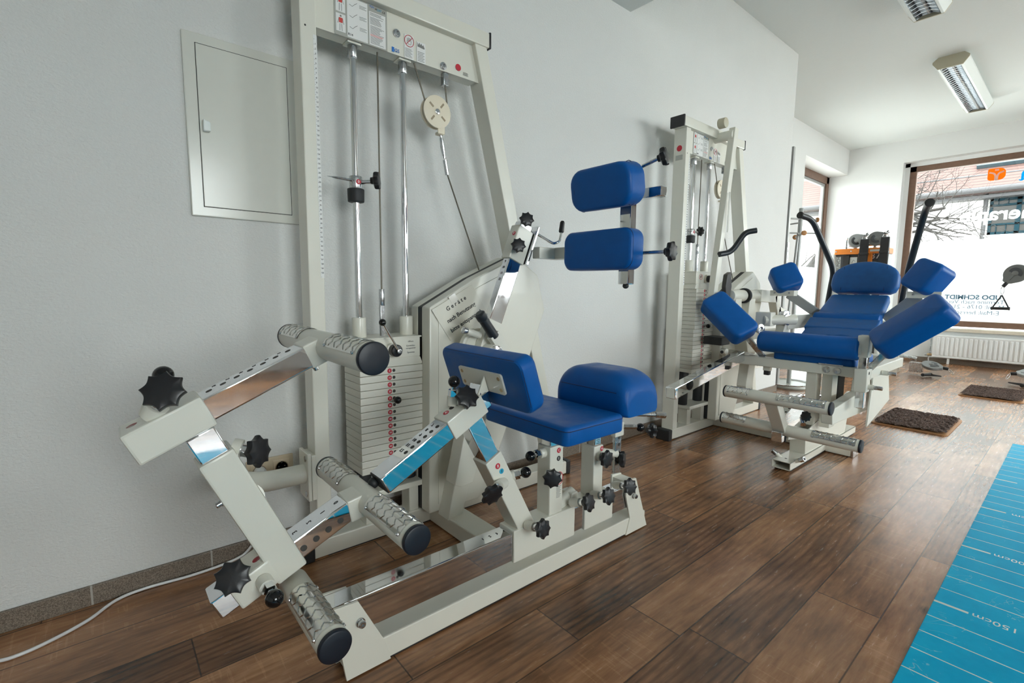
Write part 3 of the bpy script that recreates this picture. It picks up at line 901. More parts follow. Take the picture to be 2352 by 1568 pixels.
def tower(root, dx, dy, plates, sheet_no, second=False):
    """weight tower: posts, head beam, cover plate, rods, cables, pulley and stack"""
    def T(*p): return V((p[0]+dx, p[1]+dy, p[2]))
    y0, y1 = 1.617, 1.697
    f = B()
    f.box(T(0.515, y0, 0.064), T(0.565, y1, 1.866), 0.004)                     # upright
    f.box(T(0.482, y0-0.006, 1.866), T(1.236, y1+0.002, 1.922), 0.005)         # head beam
    # raking leg
    f.prism([(1.168, 1.868), (1.226, 1.868), (1.705, 0.06), (1.640, 0.06)], (dx, y0+dy, 0), (1, 0, 0), (0, 0, 1), (0, y1-y0, 0), 0.004)
    f.box(T(0.50, y0, 0.004), T(1.74, y1, 0.066), 0.005)                       # floor rail
    f.box(T(0.690, 1.625, 0.06), T(0.735, 1.69, 0.17), 0.003).box(T(0.865, 1.625, 0.06), T(0.905, 1.69, 0.17), 0.003)
    f.box(T(0.675, 1.600, 0.168), T(0.925, 1.715, 0.19), 0.004)                # rest under the stack
    f.done('frame', WHITE, root)
    B().box(T(0.472, y0-0.008, 1.862), T(0.484, y1+0.004, 1.926), 0.003).done('end_cap', BLACK, root)
    B().box(T(1.234, y0-0.008, 1.864), T(1.243, y1+0.004, 1.925), 0.003).done('end_cap', BLACK, root)
    B().box(T(0.462, y0-0.008, 0.0), T(0.503, y1+0.006, 0.070), 0.006).done('foot_cap', RUBBER, root)
    B().box(T(1.735, y0-0.004, 0.0), T(1.765, y1+0.004, 0.070), 0.006).done('foot_cap', RUBBER, root)
    B().box(T(0.55, y0+0.004, 0.0), T(1.70, y1-0.004, 0.006)).done('floor_strip', RUBBER, root)
    # cover plate with folded lower edge
    pl = B().box(T(0.563, 1.640, 1.735), T(1.205, 1.644, 1.868), 0.001)
    for a, b_ in ((0.563, 0.675), (0.725, 0.862), (0.912, 1.19)):
        pl.box(T(a, 1.642, 1.735), T(b_, 1.690, 1.739))
    pl.done('cover_plate', WHITE, root)
    hole = B().lathe(T(0.531, y0+0.0005, 1.72), (0, -1, 0), [(0, 0.003), (0.0008, 0.003)], 10).done('screw_hole', INK, root)
    info_panel(root, 1.640+dy, dx, sheet_no)
    for x, z in ((0.848, 1.806), (1.038, 1.752)):
        B().lathe(T(x, 1.640, z), (0, -1, 0), [(0, 0.0135), (0.003, 0.0135), (0.0032, 0.011), (0.006, 0.0105), (0.0065, 0.006), (0.004, 0.004), (0.004, 0.0005)], 24).done('axle_bolt', ZINC, root)
    # ruler on the upright
    rl = B().box(T(0.5535, y0-0.0007, 0.955), T(0.5645, y0, 1.70)).done('ruler', STICK, root, 'narrow white scale numbered downwards')
    txt('numbering', '\n'.join(str(i) for i in range(1, 51)), T(0.5595, y0-0.0009, 1.3225), RT, UP, 0.0072, INK, rl, lines=1.99)
    tk = B()
    for i in range(50):
        z = 1.687 - i*0.01487
        tk.box(T(0.5545, y0-0.0009, z-0.0003), T(0.5570, y0-0.0007, z+0.0003))
    tk.done('tick_marks', INK, rl)
    # rods
    zb = 0.195
    ztop = plates['z_top']
    for x in (0.699, 0.884):
        r = B().cyl(T(x, 1.667, zb), T(x, 1.667, 1.738), 0.0118, n=24).done('guide_rod', CHROME, root)
        B().cyl(T(x, 1.667, 1.69), T(x, 1.667, 1.735), 0.016, n=24, bev=0.002).done('rod_collar', ZINC, r)
        B().box(T(x-0.024, 1.646, 1.728), T(x+0.024, 1.69, 1.7345), 0.002).done('rod_bracket', WHITE, r)
        B().cyl(T(x, 1.667, 0.19), T(x, 1.667, plates['z0']), 0.030, n=28, bev=0.003).done('buffer', RUBBER, root)
    zh = plates['head']
    cb = B().path([T(0.788, 1.667, 1.745), T(0.787, 1.667, zh+0.17)], 0.0030, 8)
    cb.path([T(0.922, 1.655, 1.74), T(0.968, 1.652, 1.61)], 0.0030, 8)
    cb.path([T(1.055, 1.655, 1.70), T(1.066, 1.655, 1.61)], 0.0030, 8)
    cb.path([T(1.0640, 1.655, 1.366), T(1.192, 1.62, 1.00)], 0.0030, 8)
    cb.done('cable', CABLE, root)
    an = B().cyl(T(0.787, 1.667, zh+0.115), T(0.787, 1.667, zh+0.175), 0.010, n=18, bev=0.001)
    an.box(T(0.779, 1.660, zh+0.0), T(0.795, 1.674, zh+0.118), 0.001)
    an.done('cable_anchor', ZINC, root)
    B().box(T(1.045, 1.645, 1.69), T(1.066, 1.668, 1.74), 0.001).done('cable_clamp', ZINC, root)
    # hanging pulley
    pc = T(1.012, 1.655, 1.583)
    pu = B()
    pu.lathe(pc+V((0, -0.016, 0)), (0, 1, 0), [(0, 0.056), (0.001, 0.0585), (0.006, 0.0585), (0.010, 0.050), (0.017, 0.050), (0.021, 0.0585), (0.026, 0.0585), (0.027, 0.056)], 44)
    pul = pu.done('pulley', PULLEY, root)
    sl = B()
    for k in range(4):
        a = PI/4 + k*PI/2 + 0.1
        dd = V((math.cos(a), 0, math.sin(a)))
        sl.beam(pc+V((0, -0.0163, 0))+dd*0.022, pc+V((0, -0.0163, 0))+dd*0.043, 0.007, 0.001, (0, 1, 0), 0)
    sl.done('spoke_slot', mat('pulley_slot_shade', (0.34, 0.27, 0.18), 0.6), pul)  # strips on the flat wheel; the slots' shade is painted as darker ivory
    B().lathe(pc+V((0, -0.016, 0)), (0, -1, 0), [(0, 0.010), (0.003, 0.010), (0.004, 0.007), (0.004, 0.003), (0.002, 0.0005)], 20).done('axle_bolt', ZINC, pul)
    br = B()
    br.box(pc+V((0.003, -0.014, -0.076)), pc+V((0.034, -0.010, -0.035)), 0.003)
    br.box(pc+V((0.006, -0.012, -0.078)), pc+V((0.030, 0.013, -0.068)), 0.002)
    br.done('pulley_fork', PULLEY, pul)
    tb = B().path([pc+V((0.022, 0, -0.07)), pc+V((0.040, 0, -0.16))], 0.0045, 10)
    tb.path([pc+V((0.026, 0, -0.085)), pc+V((0.032, 0, -0.12)), pc+V((0.038, 0, -0.15))], [0.007, 0.0095, 0.007], 12)
    tb.path([pc+V((0.0415, 0, -0.165)), pc+V((0.0525, 0, -0.22))], 0.0085, 12)
    tb.path([pc+V((0.038, 0, -0.15)), pc+V((0.0745, -0.0, -0.215))], 0.0012, 6) if False else None
    tb.done('turnbuckle', ZINC, root)
    # range limiter on the front rod
    sc = B().cyl(T(0.699, 1.667, 1.262), T(0.699, 1.667, 1.305), 0.0215, n=28, bev=0.002).done('stop_collar', ZINC, root)
    B().cyl(T(0.699, 1.667, 1.218), T(0.699, 1.667, 1.263), 0.0275, r2=0.0285, n=28, bev=0.003).done('rubber_buffer', RUBBER, sc)
    B().lathe(T(0.681, 1.652, 1.287), (-1, -0.10, 0.0), [(0, 0.0045), (0.058, 0.0040), (0.088, 0.0006)], 12).done('pointer', ZINC, sc)
    sticker(T(0.700, 1.6448, 1.284), '0', sc, r=0.0085)
    dkn = V((0.8, -0.6, 0.05)) if not second else V((0.97, -0.25, 0.05))
    B().cyl(T(0.714, 1.655, 1.286), T(0.714, 1.655, 1.286)+dkn*0.035, 0.0075, n=14).done('spindle', CHROME, sc)
    star(T(0.714, 1.655, 1.290)+dkn*0.062, dkn, sc, R=0.031)
    # the stack
    px0, px1, py0, py1 = 0.668, 0.918, 1.597, 1.737
    z = plates['z0']
    n = plates['n']
    step = plates['step']
    for i in range(n):
        inset = plates.get('inset', 0.0) if i >= plates.get('lower', n) else 0.0
        weight_plate(root, px0+dx+inset, px1+dx-inset, py0+dy, py1+dy, z, z+step, str(5*(n-i)), 0.778+dx)
        z += step
    hd = B()
    hd.prism([(px0, z), (px1, z), (px1-0.012, z+0.030), (px1-0.04, z+0.034), (px0+0.04, z+0.034), (px0+0.012, z+0.030)], (dx, py0+dy+0.004, 0), (1, 0, 0), (0, 0, 1), (0, py1-py0-0.008, 0), 0.003)
    hd.box(T(0.672, 1.600, z+0.030), T(0.905, 1.735, z+0.105), 0.003)
    hd.box(T(0.668, 1.597, z+0.103), T(0.910, 1.738, z+0.108), 0.001)
    for x in (0.699, 0.884):
        hd.cyl(T(x, 1.667, z+0.10), T(x, 1.667, z+0.178), 0.0245, n=28, bev=0.002)
    hd = hd.done('stack_head', WHITE, root)
    zq = z+0.062
    B().lathe(T(0.792, 1.600, zq), (0, -1, 0), [(0, 0.026), (0.012, 0.026), (0.014, 0.022)], 28).done('boss', WHITE, hd)
    B().lathe(T(0.792, 1.588, zq), (0, -1, 0), [(0, 0.022), (0.024, 0.022), (0.028, 0.019), (0.030, 0.008)], 28).done('lever_hub', BLACK, hd)
    hp = T(0.792, 1.553, zq)
    B().lathe(hp, (0, -1, 0), [(0, 0.0085), (0.012, 0.0085), (0.013, 0.005), (0.009, 0.004), (0.009, 0.0004)], 16).done('lever_bolt', ZINC, hd)
    up = V((-0.5, 0.0, 0.866)) if not second else V((0.04, 0, 1))
    B().path([hp+V((0, -0.004, 0)), hp+V((0, -0.004, 0))+up*0.115], 0.0042, 12).done('lever_rod', CHROME, hd)
    B().sph(hp+V((0, -0.004, 0))+up*0.120, 0.0125).done('ball_knob', GLOSSB, hd)
    ringm = B()
    cx, cz = 0.728+dx, zq+0.012
    ringm.path([(cx+0.017*math.cos(2*PI*k/24), 1.5995+dy, cz+0.017*math.sin(2*PI*k/24)) for k in range(25)], 0.001, 5)
    ringm.path([(cx-0.012, 1.5995+dy, cz-0.012), (cx+0.012, 1.5995+dy, cz+0.012)], 0.0009, 5)
    ringm.done('prohibition_ring', RED, hd)
    hdm = B()
    for q in range(4):
        xx = cx-0.006+q*0.004
        hdm.path([(xx, 1.5995+dy, cz-0.006), (xx, 1.5995+dy, cz+0.008)], 0.0008, 5)
    hdm.done('print', GREYINK, hd)
    if not second:
        for k, (s_, zz) in enumerate((('öffnen', zq+0.026), ('Gewichts-\nverspanner', zq+0.006), ('Spannen', zq-0.014))):
            txt('lettering', s_, T(0.866, 1.5993, zz), RT, UP, 0.009, GREYINK, hd)
    pz = plates['pin_z']
    B().lathe(T(0.795, 1.597, pz), (0, -1, 0), [(0, 0.004), (0.02, 0.004)], 12).done('selector_pin', ZINC, root)
    B().sph(T(0.795, 1.570, pz), 0.0135).done('ball_knob', GLOSSB, root)
    # housing of the cam
    HP = [(0.905, 0.070), (0.915, 0.856), (1.119, 0.966), (1.332, 1.058), (1.452, 0.985), (1.497, 0.835), (1.335, 0.45), (1.17, 0.085), (1.135, 0.066)]
    h = B()
    h.prism([(p[0]+dx, p[1]) for p in HP], (0, 1.545+dy, 0), (1, 0, 0), (0, 0, 1), (0, 0.060, 0), 0.006)
    h.prism([(p[0]+dx, p[1]) for p in HP], (0, 1.630+dy, 0), (1, 0, 0), (0, 0, 1), (0, 0.055, 0), 0.006)
    hs = h.done('housing', WHITE, root)
    cxm, czm = 1.19, 0.55
    B().prism([(cxm+(p[0]-cxm)*0.995+dx, czm+(p[1]-czm)*0.995) for p in HP], (0, 1.600+dy, 0), (1, 0, 0), (0, 0, 1), (0, 0.034, 0), 0.002).done('rubber_seam', RUBBER, hs, 'black rubber seam')
    HI = [(0.945, 0.10), (0.952, 0.835), (1.13, 0.930), (1.325, 1.015), (1.415, 0.960), (1.452, 0.83), (1.30, 0.46), (1.150, 0.115), (1.12, 0.10)]
    B().prism([(p[0]+dx, p[1]) for p in HI], (0, 1.5418+dy, 0), (1, 0, 0), (0, 0, 1), (0, 0.0035, 0), 0.001).done('cover_panel', WHITE, hs)
    return hs

def knob_on(root, c, d, parent, R=0.032, r=0.009, n=8, rot=0.2):
    """knob centred at c looking along d, on a spindle that starts at root"""
    root, c, d = V(root), V(c), V(d).normalized()
    e = c - d*0.018
    k = (e-root).normalized(); L = (e-root).length
    B().lathe(root, k, [(0, r*1.9), (L*0.42, r*1.9), (L*0.42+0.001, r*1.5)], 20).done('boss', WHITE, parent)
    B().lathe(root+k*L*0.42, k, [(0, r*1.3), (L*0.4, r*1.3), (L*0.4+0.001, r*0.8), (L*0.58, r*0.8)], 18).done('spindle', CHROME, parent)
    return star(c, d, parent, R=R, n=n, rot=rot)

# ------------------------------------------------------------------ machine 1: in front
m1 = thing('weight_machine', (1.05, 1.3, 0), 'nearest white weight machine with three foot bars and two blue back pads', 'exercise machine')
hs = tower(m1, 0, 0, dict(z0=0.262, n=15, step=0.0253, head=0.745, z_top=0.64, pin_z=0.524), 'R14')
# taped note on the housing
c0, c1, c2 = V((0.920, 1.5405, 0.846)), V((1.001, 1.5405, 0.728)), V((1.100, 1.5405, 0.940))
e1_, e2_ = (c2-c0), (c1-c0)
note = B().prism([(0, 0), (1, 0), (1, 1), (0, 1)], c0, e1_, e2_, (0, -0.0008, 0)).done('paper_note', mat('note_paper', (0.70, 0.68, 0.59), 0.3), hs, 'white paper note with three lines of text')
nr_ = e1_.normalized(); nu_ = -e2_.normalized()
nc_ = c0 + e1_*0.5 + e2_*0.5 + V((0, -0.0013, 0))
for s_, k_, sp in (('Geräte', 0.042, 1.6), ('nach Benutzung', 0.0, 1.0), ('bitte entspannen!', -0.040, 1.0)):
    t_ = txt('lettering', s_, nc_ + nu_*k_, nr_, nu_, 0.0225, INK, hs, space=sp)
    t_.data.offset = 0.0004
B().prism([(0, 0), (1, 0), (1, 1), (0, 1)], c0+e1_*0.42-e2_*0.06+V((0, -0.0012, 0)), e1_*0.16, e2_*0.28, (0, -0.0003, 0)).done('tape', mat('clear_tape', (0.72, 0.70, 0.63), 0.08, spec=0.8), hs)

# floor beam to the seat base, prop of the pivot
f = B()
f.box((0.950, 1.09, 0.004), (1.045, 1.64, 0.066), 0.005)
f.beam((0.975, 1.512, 0.05), (1.135, 1.512, 0.70), 0.072, 0.066, (1, 0, 0), 0.004)
f.box((1.20, 1.47, 0.612), (1.36, 1.56, 0.622), 0.002)
f.done('cross_beam', WHITE, m1)
# pivot with toothed disc
pv = V((1.075, 1.43, 0.700))
B().lathe(pv+V((0, 0.05, 0)), (0, -1, 0), [(0, 0.078), (0.02, 0.078), (0.022, 0.070), (0.028, 0.066), (0.030, 0.03)], 48).done('index_disc', WHITE, m1)
B().cyl(pv+V((0, 0.10, 0)), pv+V((0, -0.07, 0)), 0.026, n=28, bev=0.003).done('pivot_axle', WHITE, m1)
B().lathe(pv+V((0, -0.070, 0)), (0, -1, 0), [(0, 0.024), (0.008, 0.024), (0.010, 0.018)], 28).done('pivot_cap', CHROME, m1)
B().cyl((0.990, 1.42, 0.775), (1.050, 1.42, 0.755), 0.012, n=18).done('boss', WHITE, m1)
B().cyl((0.975, 1.42, 0.779), (0.992, 1.42, 0.774), 0.013, n=18, bev=0.002).done('plunger', ZINC, m1)
# swinging arm: counter lever below, chrome column above
u_ = V((0.377, 0, 0.926)).normalized(); s_ = V((0.926, 0, -0.377))
lo_ = V((0.945, 1.43, 0.225))
ca = B()
a_ = pv - u_*0.05
w0 = 0.036
PY = 1.395
pp_ = [at(*k_, 1, PY) for k_ in ((1045, 1115), (1060, 1119), (1087, 1107), (1099, 1066), (1104, 1035))]
ca.prism([(pv.x-0.040, pv.z+0.01)] + [(k_.x, k_.z) for k_ in pp_] + [(pv.x+0.045, pv.z-0.01)], (0, PY, 0), (1, 0, 0), (0, 0, 1), (0, 0.062, 0), 0.003)
ca.beam(pv-u_*0.04, pv+u_*0.115, 0.040, 0.064, s_, 0.004)
arm1 = ca.done('swing_arm', WHITE, m1)
cc = pv + u_*0.11
B().beam(cc, cc+u_*0.36, 0.036, 0.062, s_, 0.004).done('chrome_column', CHROME, arm1)
# numbers on the side of the column
colface = cc - s_*0.0315
for k_, t_ in enumerate(('9', '10', '11', '12')):
    txt('numbering', t_, colface + u_*(0.232-0.024*k_), (0, -1, 0), u_, 0.014, INK, arm1)
sv = cc + u_*0.245
slv = B().beam(sv, sv+u_*0.135, 0.050, 0.076, s_, 0.004)
slv = slv.done('sliding_sleeve', WHITE, m1)
B().beam(sv+u_*0.005+s_*0.046+V((0, 0.005, 0)), sv+u_*0.165+s_*0.046+V((0, 0.005, 0)), 0.085, 0.010, s_, 0.002).done('clamp_plate', CHROME, slv)
for k_ in (0.028, 0.112):
    B().lathe(sv+u_*k_+s_*0.051+V((0, -0.012, 0)), s_, [(0, 0.014), (0.002, 0.014), (0.003, 0.011), (0.003, 0.006), (0.001, 0.0005)], 22).done('bolt', ZINC, slv)
B().beam(cc+u_*0.36, cc+u_*0.40, 0.036, 0.058, s_, 0.003).done('column_top', CHROME, arm1)
ft = V((0, -1, 0))
for k_, nm in ((0.045, 0), (0.150, 1)):
    p_ = sv + u_*k_ - s_*0.02 + V((0, -0.025, 0))
    B().cyl(p_, p_+(-s_*0.5+ft*0.86)*0.03, 0.010, n=16).done('spindle', CHROME, slv)
    star(p_+(-s_*0.5+ft*0.86)*0.044, -s_*0.5+ft*0.86, slv, R=0.029)
sticker(sv+u_*0.098-s_*0.0385+V((0, -0.008, 0)), 'F', slv, right=(0, -1, 0), up=u_, r=0.008)
# crank handle
ck = cc + u_*0.385 + s_*0.03
B().path([ck, ck+V((0.03, 0, 0.0)), ck+V((0.085, -0.055, -0.045)), ck+V((0.108, -0.065, -0.035)), ck+V((0.118, -0.065, 0.005))], 0.0055, 12, 0.012).done('crank', CHROME, arm1)
B().lathe(ck+V((0.116, -0.065, 0.0)), (0.15, 0, 1), [(0, 0.008), (0.004, 0.0105), (0.04, 0.0095), (0.046, 0.006)], 16).done('crank_grip', BLACK, arm1)
# lever grip at the pivot
gl = [V((1.148, 1.37, 0.672)), V((1.085, 1.36, 0.748))]
B().beam((1.140, 1.372, 0.675), (1.072, 1.372, 0.762), 0.026, 0.044, (1, 0, 1), 0.002).done('lever', WHITE, arm1)
B().lathe((1.080, 1.372, 0.752), V((-0.62, 0, 0.79)), [(0, 0.0165), (0.003, 0.0185), (0.082, 0.0175), (0.086, 0.0195), (0.108, 0.0195), (0.114, 0.013)], 24).done('lever_grip', GRIP, arm1)
hexbolt((1.108, 1.358, 0.672), (0, -1, 0), 0.007, 0.012, arm1)
# transverse arm and the two back pads
zA = 1.065
B().beam((1.405, 1.41, zA), (1.405, 1.02, zA), 0.044, 0.046, (0, 0, 1), 0.004).done('pad_arm', WHITE, m1)
B().beam((1.30, 1.395, zA), (1.42, 1.395, zA), 0.04, 0.044, (0, 0, 1), 0.003).done('pad_arm_link', WHITE, m1)
B().beam((1.412, 1.052, 0.945), (1.412, 1.052, 1.235), 0.046, 0.032, (1, 0, 0), 0.003).done('pad_column', CHROME, m1)
B().beam((1.412, 1.052, 1.226), (1.412, 1.052, 1.31), 0.052, 0.040, (1, 0, 0), 0.003).done('column_sleeve', GREYST, m1)
B().sph((1.412, 1.052, 0.940), 0.011, (1, 1, 0.9)).done('rubber_stop', RUBBER, m1)
def seam_loop(c, ru, rv, rn, w, h, z, R, parent, inset=0.0):
    pts = []
    c, ru, rv, rn = V(c), V(ru).normalized(), V(rv).normalized(), V(rn).normalized()
    a, b_ = w/2-inset, h/2-inset
    for cx, cy, a0 in ((a-R, b_-R, 0), (-(a-R), b_-R, PI/2), (-(a-R), -(b_-R), PI), (a-R, -(b_-R), 1.5*PI)):
        for k in range(7):
            an = a0 + k*PI/12
            pts.append(c + ru*(cx+R*math.cos(an)) + rv*(cy+R*math.sin(an)) + rn*z)
    pts.append(pts[0])
    return B().path(pts, 0.0014, 6, cap=False).done('piping', SEAM, parent)
pe = B().pad((1.378, 1.109, 1.061), (0, -1, 0), UP, (-1, 0, 0), 0.302, 0.136, 0.070, 0.038, 0.014, 0.004).done('lower_back_pad', BLUE, m1)
seam_loop((1.378, 1.109, 1.061), (0, -1, 0), UP, (-1, 0, 0), 0.302, 0.136, 0.059, 0.034, pe, 0.0015)
tl = V((-0.985, 0, -0.17)).normalized(); tv = V((-0.17, 0, 0.985)).normalized()
pd = B().pad((1.382, 1.094, 1.279), (0, -1, 0), tv, tl, 0.260, 0.142, 0.085, 0.052, 0.016, 0.004).done('upper_back_pad', BLUE, m1)
for yy in (0.995, 1.200):
    pts = []
    for k in range(25):
        a = 2*PI*k/24
        pts.append(V((1.382, yy, 1.279)) + tl*(0.043+0.0425*math.cos(a)) + tv*(0.0705*math.sin(a)) )
    B().path(pts, 0.0012, 6, cap=False).done('piping', SEAM, pd)
B().beam((1.46, 1.09, 1.255), (1.46, 0.945, 1.255), 0.034, 0.034, (0, 0, 1), 0.003).done('pad_bracket', CHROME, m1)
B().cyl((1.405, 0.995, 1.335), (1.405, 0.93, 1.350), 0.006, n=12).done('spindle', ZINC, m1)
star((1.405, 0.905, 1.352), (0.25, -0.95, 0.2), m1, R=0.030)
B().cyl((1.40, 1.0, 1.05), (1.40, 0.885, 1.05), 0.006, n=12).done('spindle', ZINC, m1)
star((1.40, 0.862, 1.05), (0.1, -1, 0), m1, R=0.032)

# seat base: lower beam, end plates, chrome rail and the carriages on it
bs = B()
bs.box((0.395, 1.05, 0.006), (1.585, 1.12, 0.066), 0.004)
bs.xz([(0.387, 0.004), (0.358, 0.196), (0.420, 0.191), (0.482, 0.066), (0.50, 0.004)], 1.046, 1.054, 0.001)
bs.xz([(0.387, 0.004), (0.358, 0.196), (0.420, 0.191), (0.482, 0.066), (0.50, 0.004)], 1.116, 1.124, 0.001)
bs.xz([(1.593, 0.004), (1.512, 0.216), (1.456, 0.222), (1.452, 0.160), (1.482, 0.066), (1.46, 0.004)], 1.046, 1.054, 0.001)
bs.xz([(1.593, 0.004), (1.512, 0.216), (1.456, 0.222), (1.452, 0.160), (1.482, 0.066), (1.46, 0.004)], 1.116, 1.124, 0.001)
bs.box((1.46, 1.054, 0.2), (1.51, 1.118, 0.212), 0.001)
bs.done('seat_base', WHITE, m1)
B().box((0.42, 1.055, 0.0), (1.58, 1.115, 0.008)).done('floor_strip', RUBBER, m1)
rail = B().box((0.357, 1.0555, 0.106), (1.49, 1.1145, 0.194), 0.0035).done('sliding_rail', CHROME, m1)
B().box((0.352, 1.057, 0.108), (0.358, 1.113, 0.192), 0.001).done('rail_plug', BLACK, rail)
hexbolt((0.423, 1.046, 0.138), (0, -1, 0), 0.009, 0.016, m1)
hexbolt((1.497, 1.046, 0.152), (0, -1, 0), 0.009, 0.016, m1)
for k_, t_ in enumerate('1234'):
    txt('numbering', t_, (0.815+0.026*k_, 1.085, 0.1946), RT, (0, 1, 0), 0.013, INK, rail)
for k_, (x0, x1) in enumerate(((0.905, 1.175), (1.225, 1.378))):
    B().box((x0, 1.049, 0.100), (x1, 1.121, 0.203), 0.004).done('carriage', WHITE, m1)
B().cyl((1.10, 1.085, 0.2), (1.20, 1.085, 0.235), 0.02, n=20).box((1.168, 1.06, 0.19), (1.20, 1.11, 0.245), 0.004).done('carriage_lug', WHITE, m1)
for p_, q_ in (((0.955, 1.049, 0.208), (0.96, 0.975, 0.222)), ((1.155, 1.049, 0.222), (1.165, 0.975, 0.245)), ((1.262, 1.049, 0.220), (1.258, 0.97, 0.242)), ((1.385, 1.049, 0.222), (1.372, 0.968, 0.245))):
    d_ = V(q_)-V(p_)
    spindle(p_, d_, d_.length*0.9, m1, 0.0075, 0.5)
    star(V(q_), d_, m1, R=0.030)
# seat posts
def seat_post(x0, x1, z0, z1, ztop, letter, holes=False):
    p = B().box((x0, 1.055, z0), (x1, 1.115, z1), 0.004).done('seat_post', WHITE, m1)
    B().box((x0+0.006, 1.061, z1-0.02), (x1-0.006, 1.109, ztop), 0.003).done('chrome_tube', CHROME, p)
    return p
pc_ = seat_post(1.058, 1.118, 0.2, 0.428, 0.50, 'C')
sticker((1.096, 1.0548, 0.412), 'C', pc_, r=0.0085)
B().lathe((1.096, 1.0552, 0.385), (0, -1, 0), [(0, 0.0085), (0.0006, 0.0085)], 18).done('window_hole', SLOT, pc_)
txt('lettering', '1', (1.096, 1.0542, 0.385), RT, UP, 0.013, STICK, pc_)
rb_ = B(); rb_.path([(1.100+0.017*math.cos(2*PI*k/24), 1.0545, 0.318+0.021*math.sin(2*PI*k/24)) for k in range(25)], 0.0011, 5); rb_.path([(1.088, 1.0545, 0.304), (1.111, 1.0545, 0.332)], 0.0009, 5)
rb_.done('prohibition_ring', RED, pc_)
pr_ = B()
for k_ in range(9):
    pr_.box((1.088, 1.0545, 0.290-k_*0.0045), (1.110-0.003*(k_ % 3), 1.0551, 0.2915-k_*0.0045))
pr_.done('print', GREYINK, pc_)
ball((1.000, 1.085, 0.405), (-1, 0, 0), pc_, 0.0165, (1.060, 1.085, 0.405))
d_ = V((-0.55, -0.83, 0))
spindle((1.062, 1.06, 0.342), d_, 0.03, pc_, 0.0085)
star(V((1.062, 1.06, 0.342))+d_*0.05, d_, pc_, R=0.032)
pn_ = seat_post(1.272, 1.322, 0.2, 0.385, 0.54, 'N')
sticker((1.312, 1.0548, 0.372), 'N', pn_, r=0.0085)
sc_ = B().box((1.283, 1.0602, 0.389), (1.311, 1.0608, 0.45)).done('scale', mat('blue_scale', (0.25, 0.50, 0.62), 0.4), pn_, 'pale blue scale with black ticks')
tk_ = B()
for k_ in range(9):
    tk_.box((1.288+0.006*(k_ % 2), 1.0597, 0.392+k_*0.006), (1.306, 1.0603, 0.394+k_*0.006))
tk_.done('tick_marks', INK, sc_)
spindle((1.297, 1.055, 0.348), (0, -1, 0.05), 0.03, pn_, 0.0085)
star((1.292, 1.008, 0.350), (0, -1, 0.05), pn_, R=0.031)
# adjuster of the lumbar pad on the right
B().cyl((1.318, 1.07, 0.355), (1.385, 1.045, 0.340), 0.014, n=20).done('boss', WHITE, pn_)
star((1.400, 1.02, 0.322), (0.45, -0.89, 0.05), pn_, R=0.029)
br_ = B().box((1.368, 1.040, 0.27), (1.404, 1.052, 0.45), 0.003)
br_ = br_.done('slotted_bar', ZINC, m1)
hb_ = B()
for z_ in (0.375, 0.40):
    hb_.lathe((1.390, 1.0398, z_), (0, -1, 0), [(0, 0.006), (0.0006, 0.006)], 14)
hb_.done('bar_hole', SLOT, br_)
sb_ = B().box((1.330, 1.035, 0.425), (1.412, 1.075, 0.455), 0.004).box((1.362, 1.036, 0.405), (1.412, 1.058, 0.43), 0.003)
sb_.done('pad_support', WHITE, m1)
B().cyl((1.41, 1.04, 0.437), (1.46, 1.02, 0.432), 0.010, n=6).done('hex_nut', ZINC, m1)
B().sph((1.475, 1.012, 0.428), 0.0155).done('ball_knob', GLOSSB, m1)
star((1.53, 0.990, 0.412), (0.9, -0.4, -0.1), m1, R=0.028)
B().cyl((1.355, 0.985, 0.505), (1.475, 0.93, 0.492), 0.008, n=14).done('pad_pin', ZINC, m1)
B().cyl((1.455, 0.940, 0.494), (1.490, 0.923, 0.490), 0.0115, n=6).done('hex_nut', ZINC, m1)

# pads
seat = B().pad((1.092, 1.086, 0.488), (0, 1, 0), (1, 0, 0), UP, 0.382, 0.264, 0.056, 0.022, 0.015, 0.003).done('seat', BLUE, m1)
seam_loop((1.092, 1.086, 0.488), (0, 1, 0), (1, 0, 0), UP, 0.382, 0.264, 0.044, 0.020, seat, 0.0008)
lb = B()
NB = 24
def cprof(z0, z1, x0, x1, r):
    pts = [(x0+0.008, z0), (x1-0.008, z0), (x1, z0+0.01)]
    for k in range(9):
        a = k/8*PI/2
        pts.append((x1-r+r*math.cos(a), z1-r+r*math.sin(a)))
    for k in range(9):
        a = PI/2 + k/8*PI/2
        pts.append((x0+r+r*math.cos(a), z1-r+r*math.sin(a)))
    pts.append((x0, z0+0.01))
    return pts
rings = []
for k in range(41):
    t = 0.5-0.5*math.cos(PI*k/40)
    y = 0.900 + 0.310*t
    e = math.sqrt(max(0.0, 1-(1-t/0.30)**2)) if t < 0.30 else (math.sqrt(max(0.0, 1-((t-0.72)/0.28)**2)) if t > 0.72 else 1.0)
    ex = math.sqrt(max(0.0, 1-(1-t/0.10)**2)) if t < 0.10 else (math.sqrt(max(0.0, 1-((t-0.9)/0.10)**2)) if t > 0.9 else 1.0)
    sx, sz = 0.80+0.20*ex, 0.50+0.50*e
    P_ = cprof(0.525, 0.525+0.138*sz, 1.325-0.093*sx, 1.325+0.093*sx, 0.055)
    rings.append(lb._verts([V((p[0], y, p[1])) for p in P_]))
lb._loft(rings)
lum = lb.done('lumbar_pad', BLUE, m1, smooth=60)
B().path([(1.2315, 0.94+0.24*k/10, 0.600) for k in range(11)], 0.0012, 6).done('piping', SEAM, lum)
B().box((1.26, 1.02, 0.455), (1.38, 1.15, 0.530), 0.004).done('pad_mount', GREYST, m1)
